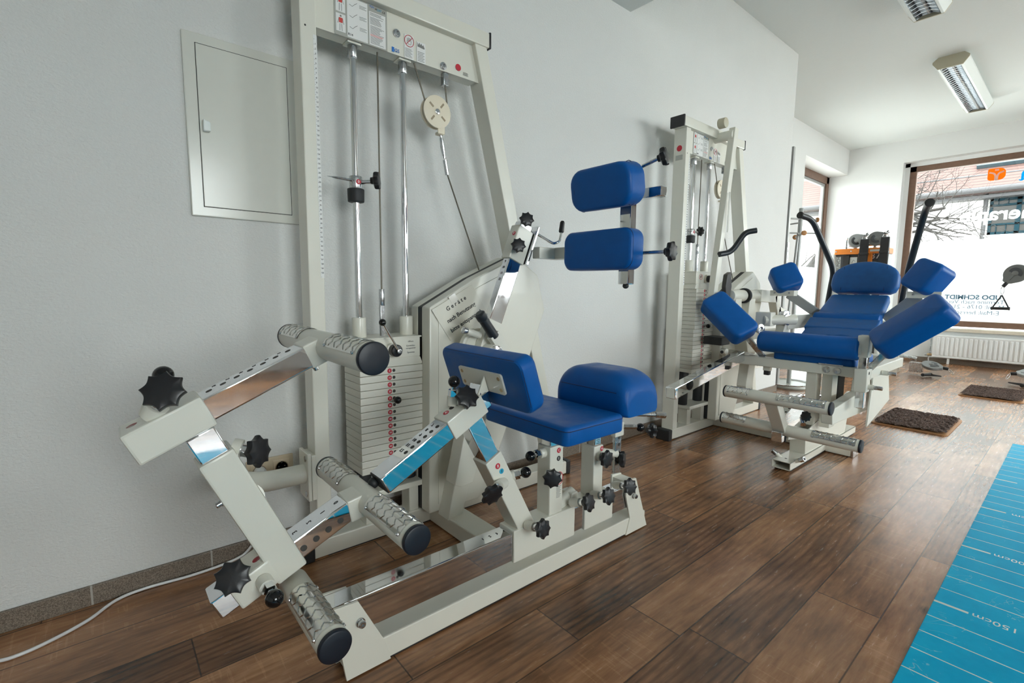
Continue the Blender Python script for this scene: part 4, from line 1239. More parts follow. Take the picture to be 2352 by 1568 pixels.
# thigh pad on its tilted plate
tn = V((0.95, 0, 0.33)).normalized(); tu = V((-0.33, 0, 0.95)).normalized()
tc = V((0.812, 1.086, 0.672))
tp = B().pad(tc, (0, -1, 0), tu, tn, 0.375, 0.158, 0.058, 0.03, 0.02, 0.004).done('thigh_pad', BLUE, m1)
seam_loop(tc, (0, -1, 0), tu, tn, 0.375, 0.158, 0.004, 0.03, tp, 0.004)
mp_ = B().pad(tc-tn*0.006, (0, -1, 0), tu, tn, 0.200, 0.062, 0.006, 0.008, 0.001, 0.0)
mpl = mp_.done('mounting_plate', WHITE, m1)
for yy in (-0.085, 0.085):
    for zz in (-0.017, 0.017):
        B().lathe(tc+V((0, yy, 0))+tu*zz-tn*0.006, -tn, [(0, 0.006), (0.001, 0.0055), (0.001, 0.003), (0.0003, 0.0004)], 14).done('screw', BRASS, mpl)
# adjusting tube A with its sleeve, leaning column B
ua = V((0.879, 0, 0.477)).normalized(); na = V((-0.477, 0, 0.879)).normalized()
a0_ = V((0.497, 1.085, 0.450))
B().beam(a0_, a0_+ua*0.36, 0.060, 0.050, na, 0.004).done('adjusting_tube', CHROME, m1)
tubA = m1.children[-1] if False else None
hA = B()
for k_ in range(6):
    hA.lathe(a0_+ua*(0.090+0.021*k_)+na*0.0248+V((0, -0.010, 0)), na, [(0, 0.0058), (0.0008, 0.0058)], 14)
hA.done('index_hole', SLOT, m1)
for k_, t_ in enumerate(('12', '11', '10', '9', '8', '7')):
    txt('numbering', t_, a0_+ua*(0.090+0.021*k_)+na*0.0254+V((0, 0.012, 0)), (0, -1, 0), -ua, 0.0145, INK, m1)
B().beam(a0_-ua*0.002, a0_+ua*0.004, 0.056, 0.046, na, 0.001).done('tube_plug', RUBBER, m1)
B().sph(a0_+na*0.0-ua*0.012+V((0, 0.012, 0.004)), 0.0135).done('rubber_stop', RUBBER, m1)
s0 = a0_ + ua*0.214
slA = B().beam(s0, s0+ua*0.125, 0.070, 0.060, na, 0.004).done('clamp_sleeve', WHITE, m1)
topA = s0 + na*0.030
sticker(topA+ua*0.028+V((0, 0.008, 0))+na*0.0002, 'A', slA, right=ua, up=(0, 1, 0), r=0.0085)
B().lathe(topA+ua*0.050+V((0, 0.010, 0)), na, [(0, 0.0075), (0.0008, 0.0075)], 16).done('window_hole', SLOT, slA)
pA = topA + ua*0.078 + V((0, -0.006, 0))
knob_on(pA, at(1075, 909, 1, 1.045), (-0.12, -0.84, 0.53), slA, 0.0345, 0.0085)
ball(at(1043, 876, 1, 1.10), na, slA, 0.0165, topA+ua*0.06+V((0, 0.02, 0)))
# pad bracket at the tube's upper end
bk = a0_+ua*0.345
B().beam(bk+na*0.01, tc-tn*0.012-tu*0.01, 0.05, 0.034, na, 0.003).done('bracket_tube', CHROME, m1)
B().prism([(-0.045, -0.028), (-0.004, 0.018), (-0.004, -0.030)], tc-tn*0.004+V((0, -0.026, 0)), tn, tu, (0, 0.004, 0)).done('bracket_gusset', WHITE, mpl)
ub = V((-0.470, 0, 0.883)).normalized(); nb = V((0.883, 0, 0.470)).normalized()
b0 = V((0.962, 1.085, 0.195))
colB = B().beam(b0, b0+ub*0.287, 0.066, 0.062, nb, 0.004).done('leaning_column', WHITE, m1)
B().beam(b0+ub*0.25, b0+ub*0.425, 0.056, 0.052, nb, 0.003).done('chrome_tube', CHROME, colB)
fB = b0 + ub*0.255 + V((0, -0.0332, 0))
sticker(fB, 'B', colB, r=0.0085)
B().lathe(fB-ub*0.023+nb*0.004, (0, -1, 0), [(0, 0.008), (0.0006, 0.008)], 16).done('window_hole', CYANINK, colB)
txt('lettering', '1', fB-ub*0.023+nb*0.004+V((0, -0.001, 0)), RT, UP, 0.013, INK, colB)
fq = b0 + ub*0.195 - nb*0.006 + V((0, -0.033, 0))
dB = V((-0.05, -1, -0.12)).normalized()
knob_on(fq, at(1134, 1140, 1, 0.985), (-0.1, -0.92, -0.36), colB, 0.033, 0.0085)
ball(b0+ub*0.185+nb*0.074+V((0, -0.045, -0.012)), V((0.75, -0.6, -0.1)), colB, 0.0165, b0+ub*0.185+nb*0.026+V((0, -0.012, -0.002)))

# ---- foot frame on the left
aa = V((0.413, 0, -0.911)).normalized(); an = V((0.911, 0, 0.413)).normalized()     # along the arm (down), towards the right
A0 = V((0.150, 1.085, 0.601)); 
ARMT = A0 + aa*0.0
armL = 0.315
fa = B().beam(ARMT, ARMT+aa*armL, 0.076, 0.066, an, 0.005).done('foot_arm', WHITE, m1)
B().beam(ARMT-aa*0.055, ARMT+aa*0.03, 0.062, 0.052, an, 0.003).done('inner_tube', CHROME, fa)
# bent tube to the upright
B().path([(0.516, 1.655, 0.300), (0.36, 1.655, 0.300), (0.255, 1.60, 0.35), (0.215, 1.12, 0.475)], 0.0325, 24, 0.10, 10).done('support_tube', WHITE, m1)
pb = B().box((0.488, 1.610, 0.215), (0.500, 1.702, 0.378), 0.003).box((0.501, 1.612, 0.215), (0.517, 1.700, 0.370), 0.003).done('flange_plate', WHITE, m1)
for z_ in (0.235, 0.356):
    B().lathe((0.4885, 1.655-0.02, z_), (-1, 0, 0), [(0, 0.011), (0.0015, 0.010), (0.0015, 0.006), (0.0003, 0.0005)], 20).done('bolt', ZINC, pb)
# upper sleeve and tube with the first foot bar
ut = an
un = -aa
su = V((0.022, 1.085, 0.640))
sl1 = B().beam(su, su+ut*0.134, 0.080, 0.064, un, 0.005).done('clamp_sleeve', WHITE, m1)
t1 = B().beam(su+ut*0.07, su+ut*0.345, 0.066, 0.048, un, 0.004).done('adjusting_tube', CHROME, m1)
hh_ = B()
for k_ in range(7):
    hh_.lathe(su+ut*(0.152+0.027*k_)+un*0.0238+V((0, 0.004, 0)), un, [(0, 0.006), (0.0008, 0.006)], 14)
hh_.done('index_hole', SLOT, t1)
for k_ in range(6):
    txt('numbering', str(6-k_), su+ut*(0.165+0.027*k_)+un*0.0243+V((0, 0.022, 0)), (0, -1, 0), -ut, 0.011, INK, t1)
bk1 = su+ut*0.335
B().beam(bk1, V((0.374, 1.085, 0.799)), 0.068, 0.054, un, 0.004).done('bar_socket', WHITE, m1)
hexbolt(su+ut*0.343-un*0.026+V((0, -0.02, 0)), -un, 0.006, 0.010, t1)
pk = su+ut*0.055+un*0.032+V((0, -0.012, 0))
knob_on(pk, at(372, 896, 1, 1.035), (-0.30, -0.86, 0.42), sl1, 0.0365, 0.010, rot=0.1)
ball(at(375, 862, 1, 1.09), un, sl1, 0.0175, su+ut*0.05+un*0.03+V((0, 0.02, 0)))
sticker(su+ut*0.022+un*0.0322, 'H', sl1, right=(0, -1, 0), up=-ut, r=0.009)
tread_foot_bar((0.374, 1.085, 0.799), (-0.253, 0.253), 0.0302, m1, ((-0.235, -0.075), (0.095, 0.243)), True, True)
# star knob on the arm
p2 = ARMT + aa*0.012 + an*0.033
knob_on(p2, at(600, 1036, 1, 1.055), (0.62, -0.77, 0.12), fa, 0.033, 0.0105)
hexbolt(ARMT+aa*0.10-an*0.033, -an, 0.006, 0.012, fa)
# lower sleeve and tube with the second foot bar
sl = V((0.168, 1.085, 0.304))
l1 = B().beam(sl, sl+ut*0.085, 0.080, 0.060, un, 0.005).done('clamp_sleeve', WHITE, m1)
t2 = B().beam(sl-ut*0.036, sl+ut*0.270, 0.062, 0.048, un, 0.004).done('adjusting_tube', CHROME, m1)
hh_ = B()
for k_ in range(4):
    hh_.lathe(sl+ut*(0.150+0.030*k_)+V((0, -0.0312, -0.004)), (0, -1, 0), [(0, 0.007), (0.0008, 0.007)], 16)
hh_.done('index_hole', SLOT, t2)
for k_ in range(4):
    txt('numbering', str(3-k_), sl+ut*(0.150+0.034*k_)+un*0.0243, (0, 1, 0), ut, 0.016, INK, t2)
B().beam(sl+ut*0.262, V((0.458, 1.085, 0.422)), 0.068, 0.054, un, 0.004).done('bar_socket', WHITE, m1)
tread_foot_bar((0.458, 1.085, 0.422), (-0.253, 0.253), 0.0302, m1, ((-0.235, -0.065), (0.095, 0.243)), True, True)
tread_foot_bar((0.288, 1.085, 0.275), (-0.253, 0.0), 0.0302, m1, ((-0.235, -0.07),), True, False)
p3 = sl+ut*0.018+un*0.030+V((0, -0.012, 0))
knob_on(p3, at(533, 1326, 1, 1.04), (-0.28, -0.84, 0.47), l1, 0.035, 0.010, rot=0.35)
sticker(sl+ut*0.066+un*0.0302+V((0, -0.008, 0)), 'K', l1, right=(0, -1, 0), up=-ut, r=0.0085)
ball((0.226, 0.985, 0.315), (0, -1, -0.1), l1, 0.0175, (0.221, 1.045, 0.325))

# ------------------------------------------------------------------ machine 2: reclining machine further along the wall
m2 = thing('weight_machine', (3.2, 1.2, 0), 'second white weight machine with a reclining blue backrest and black curved handles', 'exercise machine')
DX, DY = 2.140, -0.030
hs2 = tower(m2, DX, DY, dict(z0=0.405, n=21, step=0.0252, head=1.04, z_top=0.64, pin_z=0.70, lower=11, inset=0.012), 'R10', True)
YC = 0.95
def q(x, y, z): return V((x, y, z))
f = B()
f.box((3.165, 0.99, 0.004), (3.255, 1.60, 0.066), 0.005)
f.box((3.16, 0.78, 0.004), (3.25, 0.91, 0.062), 0.005)
f.done('cross_beam', WHITE, m2)
B().box((3.158, 0.768, 0.0), (3.252, 0.782, 0.066), 0.005).done('foot_cap', ZINC, m2)
# open-ended base tube
bt = B()
x0, x1, y0, y1, z0, z1, t_ = 2.640, 3.72, 0.905, 0.995, 0.010, 0.052, 0.004
bt.box((x0, y0, z1-t_), (x1, y1, z1), 0.001).box((x0, y0, z0), (x1, y1, z0+t_), 0.001).box((x0, y0, z0), (x1, y0+t_, z1), 0.001).box((x0, y1-t_, z0), (x1, y1, z1), 0.001)
bt.box((x0+0.25, y0+0.002, z0+0.002), (x1, y1-0.002, z1-0.002))
bt.done('base_tube', WHITE, m2)
B().box((2.665, 0.91, 0.0), (3.70, 0.99, 0.011), 0.002).done('floor_strip', RUBBER, m2)
for yy, dd in ((0.985, V((-0.25, 0.75, 0.62))), (0.905, V((-0.2, -0.85, 0.5)))):
    p_ = V((2.715, yy, 0.048)); dd = dd.normalized()
    B().cyl(p_-dd*0.01, p_+dd*0.022, 0.011, n=16).done('boss', WHITE, m2)
    B().lathe(p_+dd*0.022, dd, [(0, 0.0125), (0.026, 0.0125), (0.026, 0.006), (0.015, 0.005), (0.015, 0.0005)], 18, cap=False).done('set_screw', ZINC, m2)
B().lathe((2.70, 0.95, 0.0522), (0, 0, 1), [(0, 0.006), (0.0006, 0.006)], 14).done('tube_hole', SLOT, m2)
# pedestal and columns
pd_ = B()
pd_.prism([(2.855, 0.05), (2.835, 0.175), (2.90, 0.185), (3.10, 0.225), (3.52, 0.31), (3.60, 0.30), (3.52, 0.05)], (0, 0.912, 0), (1, 0, 0), (0, 0, 1), (0, 0.006, 0), 0.001)
pd_.prism([(2.855, 0.05), (2.835, 0.175), (2.90, 0.185), (3.10, 0.225), (3.52, 0.31), (3.60, 0.30), (3.52, 0.05)], (0, 0.982, 0), (1, 0, 0), (0, 0, 1), (0, 0.006, 0), 0.001)
pd_.beam((2.858, 0.95, 0.04), (2.838, 0.95, 0.18), 0.078, 0.006, (1, 0, 0), 0.001)
pd_.done('pedestal', WHITE, m2)
co = B()
co.box((2.955, 0.915, 0.19), (3.03, 0.968, 0.492), 0.004).box((2.965, 0.842, 0.19), (3.05, 0.893, 0.492), 0.004)
co.done('column', WHITE, m2)
B().xz([(3.08, 0.21), (3.12, 0.49), (3.42, 0.49), (3.50, 0.30)], 0.70, 0.708, 0.001).box((3.10, 0.708, 0.46), (3.40, 0.90, 0.49), 0.003).done('side_panel', WHITE, m2)
B().box((3.07, 0.845, 0.2), (3.18, 0.858, 0.48), 0.002).done('rubber_bumper', RUBBER, m2)
# seat frame
sf = B()
sf.box((2.93, 0.70, 0.487), (2.99, 1.335, 0.540), 0.004)
sf.box((2.96, 0.675, 0.487), (3.62, 0.73, 0.540), 0.004).box((2.96, 1.24, 0.487), (3.62, 1.30, 0.540), 0.004)
sf.prism([(2.955, 1.345), (3.06, 1.50), (3.16, 1.50), (3.16, 1.42), (3.06, 1.30)], (0, 0, 0.490), (1, 0, 0), (0, 1, 0), (0, 0, 0.05), 0.004)
sf.box((2.945, 0.84, 0.492), (2.925, 0.76, 0.545), 0.003) if False else None
sf.done('seat_frame', WHITE, m2)
for yy in (0.865, 0.815):
    B().lathe((2.929, yy, 0.513), (-1, 0, 0), [(0, 0.018), (0.003, 0.017), (0.003, 0.010), (0.001, 0.0005)], 24).done('bolt', ZINC, m2)
B().box((2.926, 0.79, 0.535), (2.96, 0.905, 0.545), 0.001).done('hinge', ZINC, m2)
B().cyl((2.955, 1.42, 0.545), (2.955, 1.455, 0.545), 0.022, n=20, bev=0.003).done('pivot_boss', WHITE, m2)
B().cyl((2.93, 1.44, 0.545), (2.955, 1.44, 0.545), 0.010, n=14).done('bolt', BLACK, m2)
# long chrome adjusting lever towards the viewer
lv = B().beam((2.180, 1.325, 0.405), (2.93, 1.325, 0.535), 0.056, 0.060, (0, 0, 1), 0.004).done('chrome_lever', CHROME, m2)
dl = (V((2.93, 1.325, 0.535))-V((2.18, 1.325, 0.405))).normalized(); nl = V((-dl.z, 0, dl.x))
for k_ in range(4):
    B().beam(V((2.18, 1.325, 0.405))+dl*(0.50+0.022*k_)+nl*0.0303+V((0, 0.014, 0)), V((2.18, 1.325, 0.405))+dl*(0.50+0.022*k_)+nl*0.0303+V((0, -0.006, 0)), 0.006, 0.001, nl, 0).done('numbering', INK, lv)
# seat and roller
st = B().pad((3.10, YC-0.01, 0.540), (0, -1, 0), (1, 0, 0), UP, 0.40, 0.34, 0.045, 0.02, 0.014, 0.002).done('seat', BLUE, m2)
ro = B()
ro.lathe((2.895, 0.712, 0.640), (0, 1, 0), [(0, 0.03), (0.003, 0.050), (0.012, 0.058), (0.465, 0.060), (0.482, 0.055), (0.490, 0.042), (0.494, 0.02)], 40)
roller = ro.done('knee_roller', BLUE, m2, smooth=50)
B().cyl((2.895, 0.704, 0.640), (2.895, 0.713, 0.640), 0.040, n=28).done('roller_disc', WHITE, m2)
# roller holder with chrome height adjuster
hb = B()
hb.box((2.865, 0.672, 0.602), (2.925, 0.722, 0.712), 0.005).done('roller_holder', WHITE, m2)
B().box((2.873, 0.677, 0.345), (2.917, 0.715, 0.61), 0.003).done('chrome_tube', CHROME, m2)
B().box((2.862, 0.668, 0.428), (2.926, 0.724, 0.545), 0.005).done('clamp_sleeve', WHITE, m2)
for z_, x_ in ((0.455, 2.90), (0.50, 3.15)):
    B().cyl((x_, 0.672, z_), (x_, 0.645, z_), 0.013, n=18).done('boss', WHITE, m2)
    B().cyl((x_, 0.645, z_), (x_, 0.610, z_), 0.010, n=16, bev=0.001).done('plunger', ZINC, m2)
B().lathe((2.89, 0.6675, 0.525), (0, -1, 0), [(0, 0.008), (0.001, 0.007)], 16).done('tube_hole', SLOT, m2)
# foot bars
tread_foot_bar((2.50, 0.95, 0.398), (-0.243, 0.243), 0.030, m2, ((-0.225, -0.015), (0.115, 0.230)), True, True, 'foot_bar', 25, 175)
tread_foot_bar((2.65, 0.948, 0.214), (-0.330, 0.327), 0.030, m2, ((-0.315, -0.130), (0.190, 0.320)), True, True, 'foot_bar', 25, 175)
fb = B()
fb.beam((2.515, 0.965, 0.385), (2.645, 0.965, 0.215), 0.062, 0.05, (0.6, 0, 0.8), 0.004)
fb.beam((2.66, 0.962, 0.190), (2.90, 0.962, 0.150), 0.066, 0.05, (0, 0, 1), 0.004)
fb.done('foot_bracket', WHITE, m2)
B().box((2.595, 0.938, 0.160), (2.645, 0.990, 0.212), 0.003).done('chrome_tube', CHROME, m2)
B().box((2.634, 0.934, 0.156), (2.640, 0.994, 0.216), 0.001).done('tube_collar', RUBBER, m2)
pt = B().beam((2.72, 1.02, 0.235), (2.88, 0.99, 0.33), 0.030, 0.012, (0, 0, 1), 0.001).done('index_plate', WHITE, m2)
ih = B()
for k_ in range(4):
    ih.lathe(V((2.75, 1.0, 0.262))+V((0.028, -0.006, 0.0165))*k_+V((0, 0, 0.001)), (-0.3, 0, 1), [(0, 0.006), (0.002, 0.006)], 10)
ih.done('index_hole', SLOT, pt)
B().cyl((2.80, 0.92, 0.26), (2.76, 0.90, 0.235), 0.013, n=16).done('spindle', CHROME, m2)
star((2.79, 0.895, 0.275), (-0.5, -0.8, 0.2), m2, R=0.030)
# counter lever boxes under the frame
cl_ = B()
CP = [at(*k_, 1, 0.745) for k_ in ((1912, 976), (1912, 942), (1978, 900), (1984, 868), (2010, 862), (2009, 934))]
cl_.prism([(k_.x, k_.z) for k_ in CP], (0, 0.745, 0), (1, 0, 0), (0, 0, 1), (0, 0.05, 0), 0.004)
cl_.done('counter_lever', WHITE, m2)
cl_ = B()
cl_.prism([(-0.05, 0.0), (0.05, 0.0), (0.02, -0.19), (-0.01, -0.215), (-0.06, -0.205), (-0.085, -0.17)], (3.12, 1.33, 0.50), (0.9, 0, 0), (0, 0, 1), (0, 0.06, 0), 0.004)
cl_.done('counter_lever', WHITE, m2)
B().box((2.955, 1.16, 0.46), (2.985, 1.20, 0.488), 0.003).done('stop_bracket', WHITE, m2)
B().box((2.955, 1.165, 0.435), (2.985, 1.195, 0.462), 0.003).done('rubber_stop', RUBBER, m2)
# backrest, strap band, headrest
rb0, rb1 = V((3.20, YC, 0.615)), V((3.735, YC, 0.912))
rv = (rb1-rb0).normalized(); rn = V((-rv.z, 0, rv.x))
bc = (rb0+rb1)/2
back = B().pad(bc-rn*0.055, (0, -1, 0), rv, rn, 0.37, (rb1-rb0).length, 0.055, 0.025, 0.016, 0.004, taper=0.86).done('backrest', BLUEF, m2)
B().pad(bc-rv*0.065-rn*0.060, (0, -1, 0), rv, rn, 0.372, 0.115, 0.068, 0.008, 0.012, 0.001).done('backrest_band', BLUEF, back)
wr = B()
rw = random.Random(5)
for k_ in range(7):
    s_ = -0.5*(rb1-rb0).length + 0.04 + 0.012*k_
    a_ = rw.uniform(-0.16, 0.0); b_ = a_ + rw.uniform(0.07, 0.16)
    wr.path([bc+rv*s_+V((0, a_, 0))+rn*0.002, bc+rv*(s_+0.004)+V((0, (a_+b_)/2, 0))+rn*0.0045, bc+rv*(s_-0.002)+V((0, b_, 0))+rn*0.002], [0.001, 0.0035, 0.001], 8)
wr.done('wrinkles', BLUEF, back)
B().cyl((3.50, 0.775, 0.745), (3.50, 1.125, 0.745), 0.052, n=28, bev=0.012).done('lumbar_roll', BLUE, m2)
hv = V((0.30, 0, 0.954)); hn = V((-0.954, 0, 0.30))
hc = V((3.815, YC-0.008, 1.005))
hd_ = B()
def head_ring(sc, z):
    pts = []
    a, hh = 0.182, 0.105
    for k in range(17):
        an = PI*k/16
        pts.append((a*math.cos(an), -0.02 + (hh+0.02)*math.sin(an)**0.8))
    pts += [(-a, -hh+0.05), (-a+0.012, -hh+0.015), (-a+0.04, -hh), (0, -hh), (a-0.04, -hh), (a-0.012, -hh+0.015), (a, -hh+0.05)]
    return hd_._verts([hc + V((0, -1, 0))*(x*sc) + hv*(y*(1-(1-sc)*1.6)) + hn*z for x, y in pts])
hd_._loft([head_ring(0.97, 0), head_ring(0.995, 0.006), head_ring(1.0, 0.040), head_ring(0.985, 0.054), head_ring(0.94, 0.063), head_ring(0.80, 0.067), head_ring(0.6, 0.069), head_ring(0.42, 0.070)])
hrest = hd_.done('headrest', BLUEF, m2, smooth=50)
for sgn in (1, -1):
    B().path([hc+V((0, sgn*0.115, 0))+hv*(-0.095+0.16*k/8)+hn*(0.0655) for k in range(9)], 0.0013, 6).done('piping', SEAM, hrest)
B().beam((3.22, YC, 0.53), (3.76, YC, 0.83), 0.08, 0.05, rn, 0.004).beam((3.72, YC, 0.52), (3.86, YC, 0.98), 0.07, 0.04, (1, 0, 0), 0.004).box((3.55, 0.73, 0.50), (3.66, 1.25, 0.545), 0.004).done('back_frame', WHITE, m2)
# handles
def handle(s_):
    pts = [(3.80, YC+s_*0.200, 0.80), (3.90, YC+s_*0.205, 1.075), (3.69, YC+s_*0.295, 1.405), (3.575, YC+s_*0.330, 1.425)]
    h = B().path(pts, 0.0185, 20, 0.07, 8).done('handle', GRIP, m2)
    p_ = V(pts[-1]); d_ = (p_-V(pts[-2])).normalized()
    B().lathe(p_-d_*0.004, d_, [(0, 0.0225), (0.004, 0.0235), (0.010, 0.022), (0.012, 0.014)], 20).done('grip_end', RUBBER, h)
    a_ = V(pts[0]); d_ = (V(pts[1])-a_).normalized()
    B().cyl(a_-d_*0.08, a_+d_*0.015, 0.0235, n=22, bev=0.002).done('handle_socket', WHITE, m2)
handle(1); handle(-1)
B().box((3.70, YC-0.24, 0.70), (3.80, YC+0.24, 0.745), 0.004).beam((3.75, YC, 0.50), (3.75, YC, 0.72), 0.06, 0.06, (1, 0, 0), 0.004).done('handle_frame', WHITE, m2)
# arm and leg cushions, mirrored about the machine's axis
def cushion(c, ru, rv_, rn_, w, h, t, name):
    c, ru, rv_, rn_ = V(c), V(ru).normalized(), V(rv_), V(rn_)
    rn_ = (V(rn_) - ru*V(rn_).dot(ru)).normalized()
    rv_ = rn_.cross(ru)
    p = B().pad(c-rn_*t/2, ru, rv_, rn_, w, h, t, 0.035, 0.022, 0.004).done(name, BLUE, m2)
    pts = []
    return p
for s_ in (1, -1):
    # leg cushions: long axis rises outwards
    c_ = V((2.87, YC+s_*0.432, 0.768))
    lc = cushion(c_, (0.05, s_*0.765, 0.645), (0, 0, 1), (-0.60, -s_*0.55, 0.55), 0.325, 0.165, 0.10, 'leg_cushion')
    B().beam(c_+V((0.05, -s_*0.05, -0.07)), (2.98, YC+s_*0.26, 0.535), 0.030, 0.014, (1, 0, 0), 0.002).done('cushion_arm', ZINC, m2)
    # arm cushions
    c_ = V((3.50, YC+s_*0.365, 1.005))
    ac = cushion(c_, (0.15, s_*0.50, 0.85), (0, 0, 1), (-0.75, -s_*0.45, 0.25), 0.175, 0.165, 0.125, 'arm_cushion')
    pl_ = B().box(c_+V((-0.045, -0.075, -0.112)), c_+V((0.03, 0.075, -0.075)), 0.003).done('cushion_plate', WHITE, m2)
    for yy in (-0.045, 0.045):
        B().lathe(c_+V((-0.0455, yy, -0.092)), (-1, 0, 0), [(0, 0.006), (0.0012, 0.005), (0.0012, 0.003), (0.0003, 0.0004)], 12).done('screw', ZINC, pl_)
    B().beam(c_+V((0.0, -s_*0.03, -0.10)), (3.62, YC+s_*0.17, 0.76), 0.058, 0.020, (-1, 0, 0), 0.003).done('cushion_arm', GREYST, m2)
# linkage between the tower and the backrest
lk = B()
lk.cyl((2.80, 1.36, 0.895), (2.97, 1.36, 0.895), 0.036, n=28, bev=0.004)
lk.cyl((3.02, 1.36, 0.895), (3.16, 1.36, 0.895), 0.034, n=28, bev=0.004)
lk.beam((2.86, 1.36, 0.90), (2.88, 1.36, 0.70), 0.06, 0.075, (1, 0, 0), 0.004)
lk.beam((3.06, 1.36, 0.90), (3.03, 1.36, 0.72), 0.055, 0.075, (1, 0, 0), 0.004)
lk.beam((3.15, 1.35, 0.895), (3.40, 1.35, 0.885), 0.05, 0.075, (0, 0, 1), 0.004)
lk.beam((3.39, 1.35, 0.90), (3.46, 1.35, 0.76), 0.05, 0.06, (1, 0, 0), 0.004)
lk.beam((3.44, 1.35, 0.80), (3.72, 1.35, 0.72), 0.05, 0.055, (0, 0, 1), 0.004)
lk.beam((2.96, 1.36, 0.74), (3.06, 1.36, 0.52), 0.09, 0.10, (1, 0, 0), 0.006)
for v_ in lk.bm.verts:
    v_.co = V((v_.co.x*1.085+0.02, v_.co.y*1.085, 0.93+(v_.co.z-0.93)*1.085))
lk.done('linkage', WHITE, m2)
lk = B()
lk.box((3.045, 1.21, 0.715), (3.115, 1.30, 0.798), 0.004)
lk.cyl((3.05, 1.255, 0.75), (3.20, 1.13, 0.755), 0.030, n=24, bev=0.003)
lk.beam((3.24, 1.20, 0.77), (3.16, 1.20, 0.61), 0.05, 0.075, (1, 0, 0), 0.004)
lk.beam((3.16, 1.20, 0.64), (3.26, 1.20, 0.52), 0.05, 0.075, (1, 0, 0), 0.004)
lk.box((3.20, 1.17, 0.69), (3.66, 1.24, 0.775), 0.005)
lk.box((3.08, 1.36, 0.615), (3.64, 1.42, 0.665), 0.005)
lk.done('linkage', WHITE, m2)
for p_, r_ in (((3.155, 1.16, 0.755), 0.034), ((3.205, 1.19, 0.775), 0.032), ((3.0, 1.25, 0.70), 0.030)):
    B().lathe(p_, (-0.35, -0.93, 0), [(-0.03, r_*0.8), (0, r_*0.8), (0.001, r_), (0.008, r_), (0.010, r_*0.8), (0.010, r_*0.45), (0.004, r_*0.2), (0.004, 0.0005)], 26).done('axle_cap', ZINC, m2)
B().lathe((3.255, 1.476, 0.892), (1, 0, 0), [(0, 0.045), (0.004, 0.050), (0.020, 0.050), (0.024, 0.045)], 32).done('buffer_disc', RUBBER, m2)
B().box((2.62+0.26, 1.42, 0.59), (2.99, 1.54, 0.64), 0.006).done('stop_block', RUBBER, m2)
# raking pull lever in front of the tower, with its curved handle
pl = B()
pl.beam((3.045, 1.50, 1.915), (2.885, 1.50, 0.86), 0.040, 0.048, (1, 0, 0), 0.004)
pull = pl.done('pull_lever', WHITE, m2)
B().cyl((3.03, 1.49, 1.875), (3.03, 1.62, 1.875), 0.030, n=26, bev=0.003).done('lever_pivot', WHITE, m2)
B().cyl((2.945, 1.50, 1.93), (2.945, 1.545, 1.93), 0.030, n=26, bev=0.003).done('pivot_disc', LAMPE, m2)
lb_ = B().box((2.956, 1.462, 1.28), (2.972, 1.4645, 1.52)).done('instruction_sheet', SILVER, m2)
for k_ in range(14):
    pass
pz_ = at(1660, 583, 1, 1.455); pz1 = at(1690, 565, 1, 1.40); pz2 = at(1708, 532, 1, 1.36); pz3 = at(1735, 530, 1, 1.30)
hl = B().path([at(1652, 584, 1, 1.475), at(1680, 579, 1, 1.44), at(1712, 533, 1, 1.38), at(1738, 529, 1, 1.33)], 0.0165, 20, 0.05, 6).done('pull_handle', GRIP, m2)
# cam guard on the cable
B().prism([(-0.03, -0.075), (0.02, -0.085), (0.045, -0.02), (0.035, 0.075), (-0.02, 0.085), (-0.045, 0.02)], (3.02, 1.462, 0.95), V((0.85, 0, 0.5)), V((-0.1, 0, 1)), (0, 0.03, 0), 0.006).done('cable_guard', mat('dark_grey_guard', (0.07, 0.065, 0.06), 0.45), m2)
txt_panel = None
# sticker on the tower's side
B().lathe((2.14+0.5148, 1.617+DY+0.042, 1.752), (-1, 0, 0), [(0, 0.017), (0.0008, 0.017)], 24).done('sticker', RED, m2, 'round red sticker')
B().box((2.14+0.5138, 1.617+DY+0.020, 1.685), (2.14+0.515, 1.617+DY+0.064, 1.713)).done('sticker', SILVER, m2, 'small silver sticker')

# ------------------------------------------------------------------ floor things
rn_o = B().box((-1.6, -1.0, 0.0), (4.25, 0.2195, 0.0035), 0.0012, 1).done('floor_runner', RUNNER)
tag(rn_o, 'turquoise rubber floor runner marked with white lines and centimetre numbers', 'floor mat')
for k_, v_ in enumerate(('150cm', '100cm', '50cm')):
    txt('marking', v_, (1.868+0.5*k_, 0.087, 0.0037), (0, 1, 0), (-1, 0, 0), 0.036, STICK, rn_o, ext=0.0001)

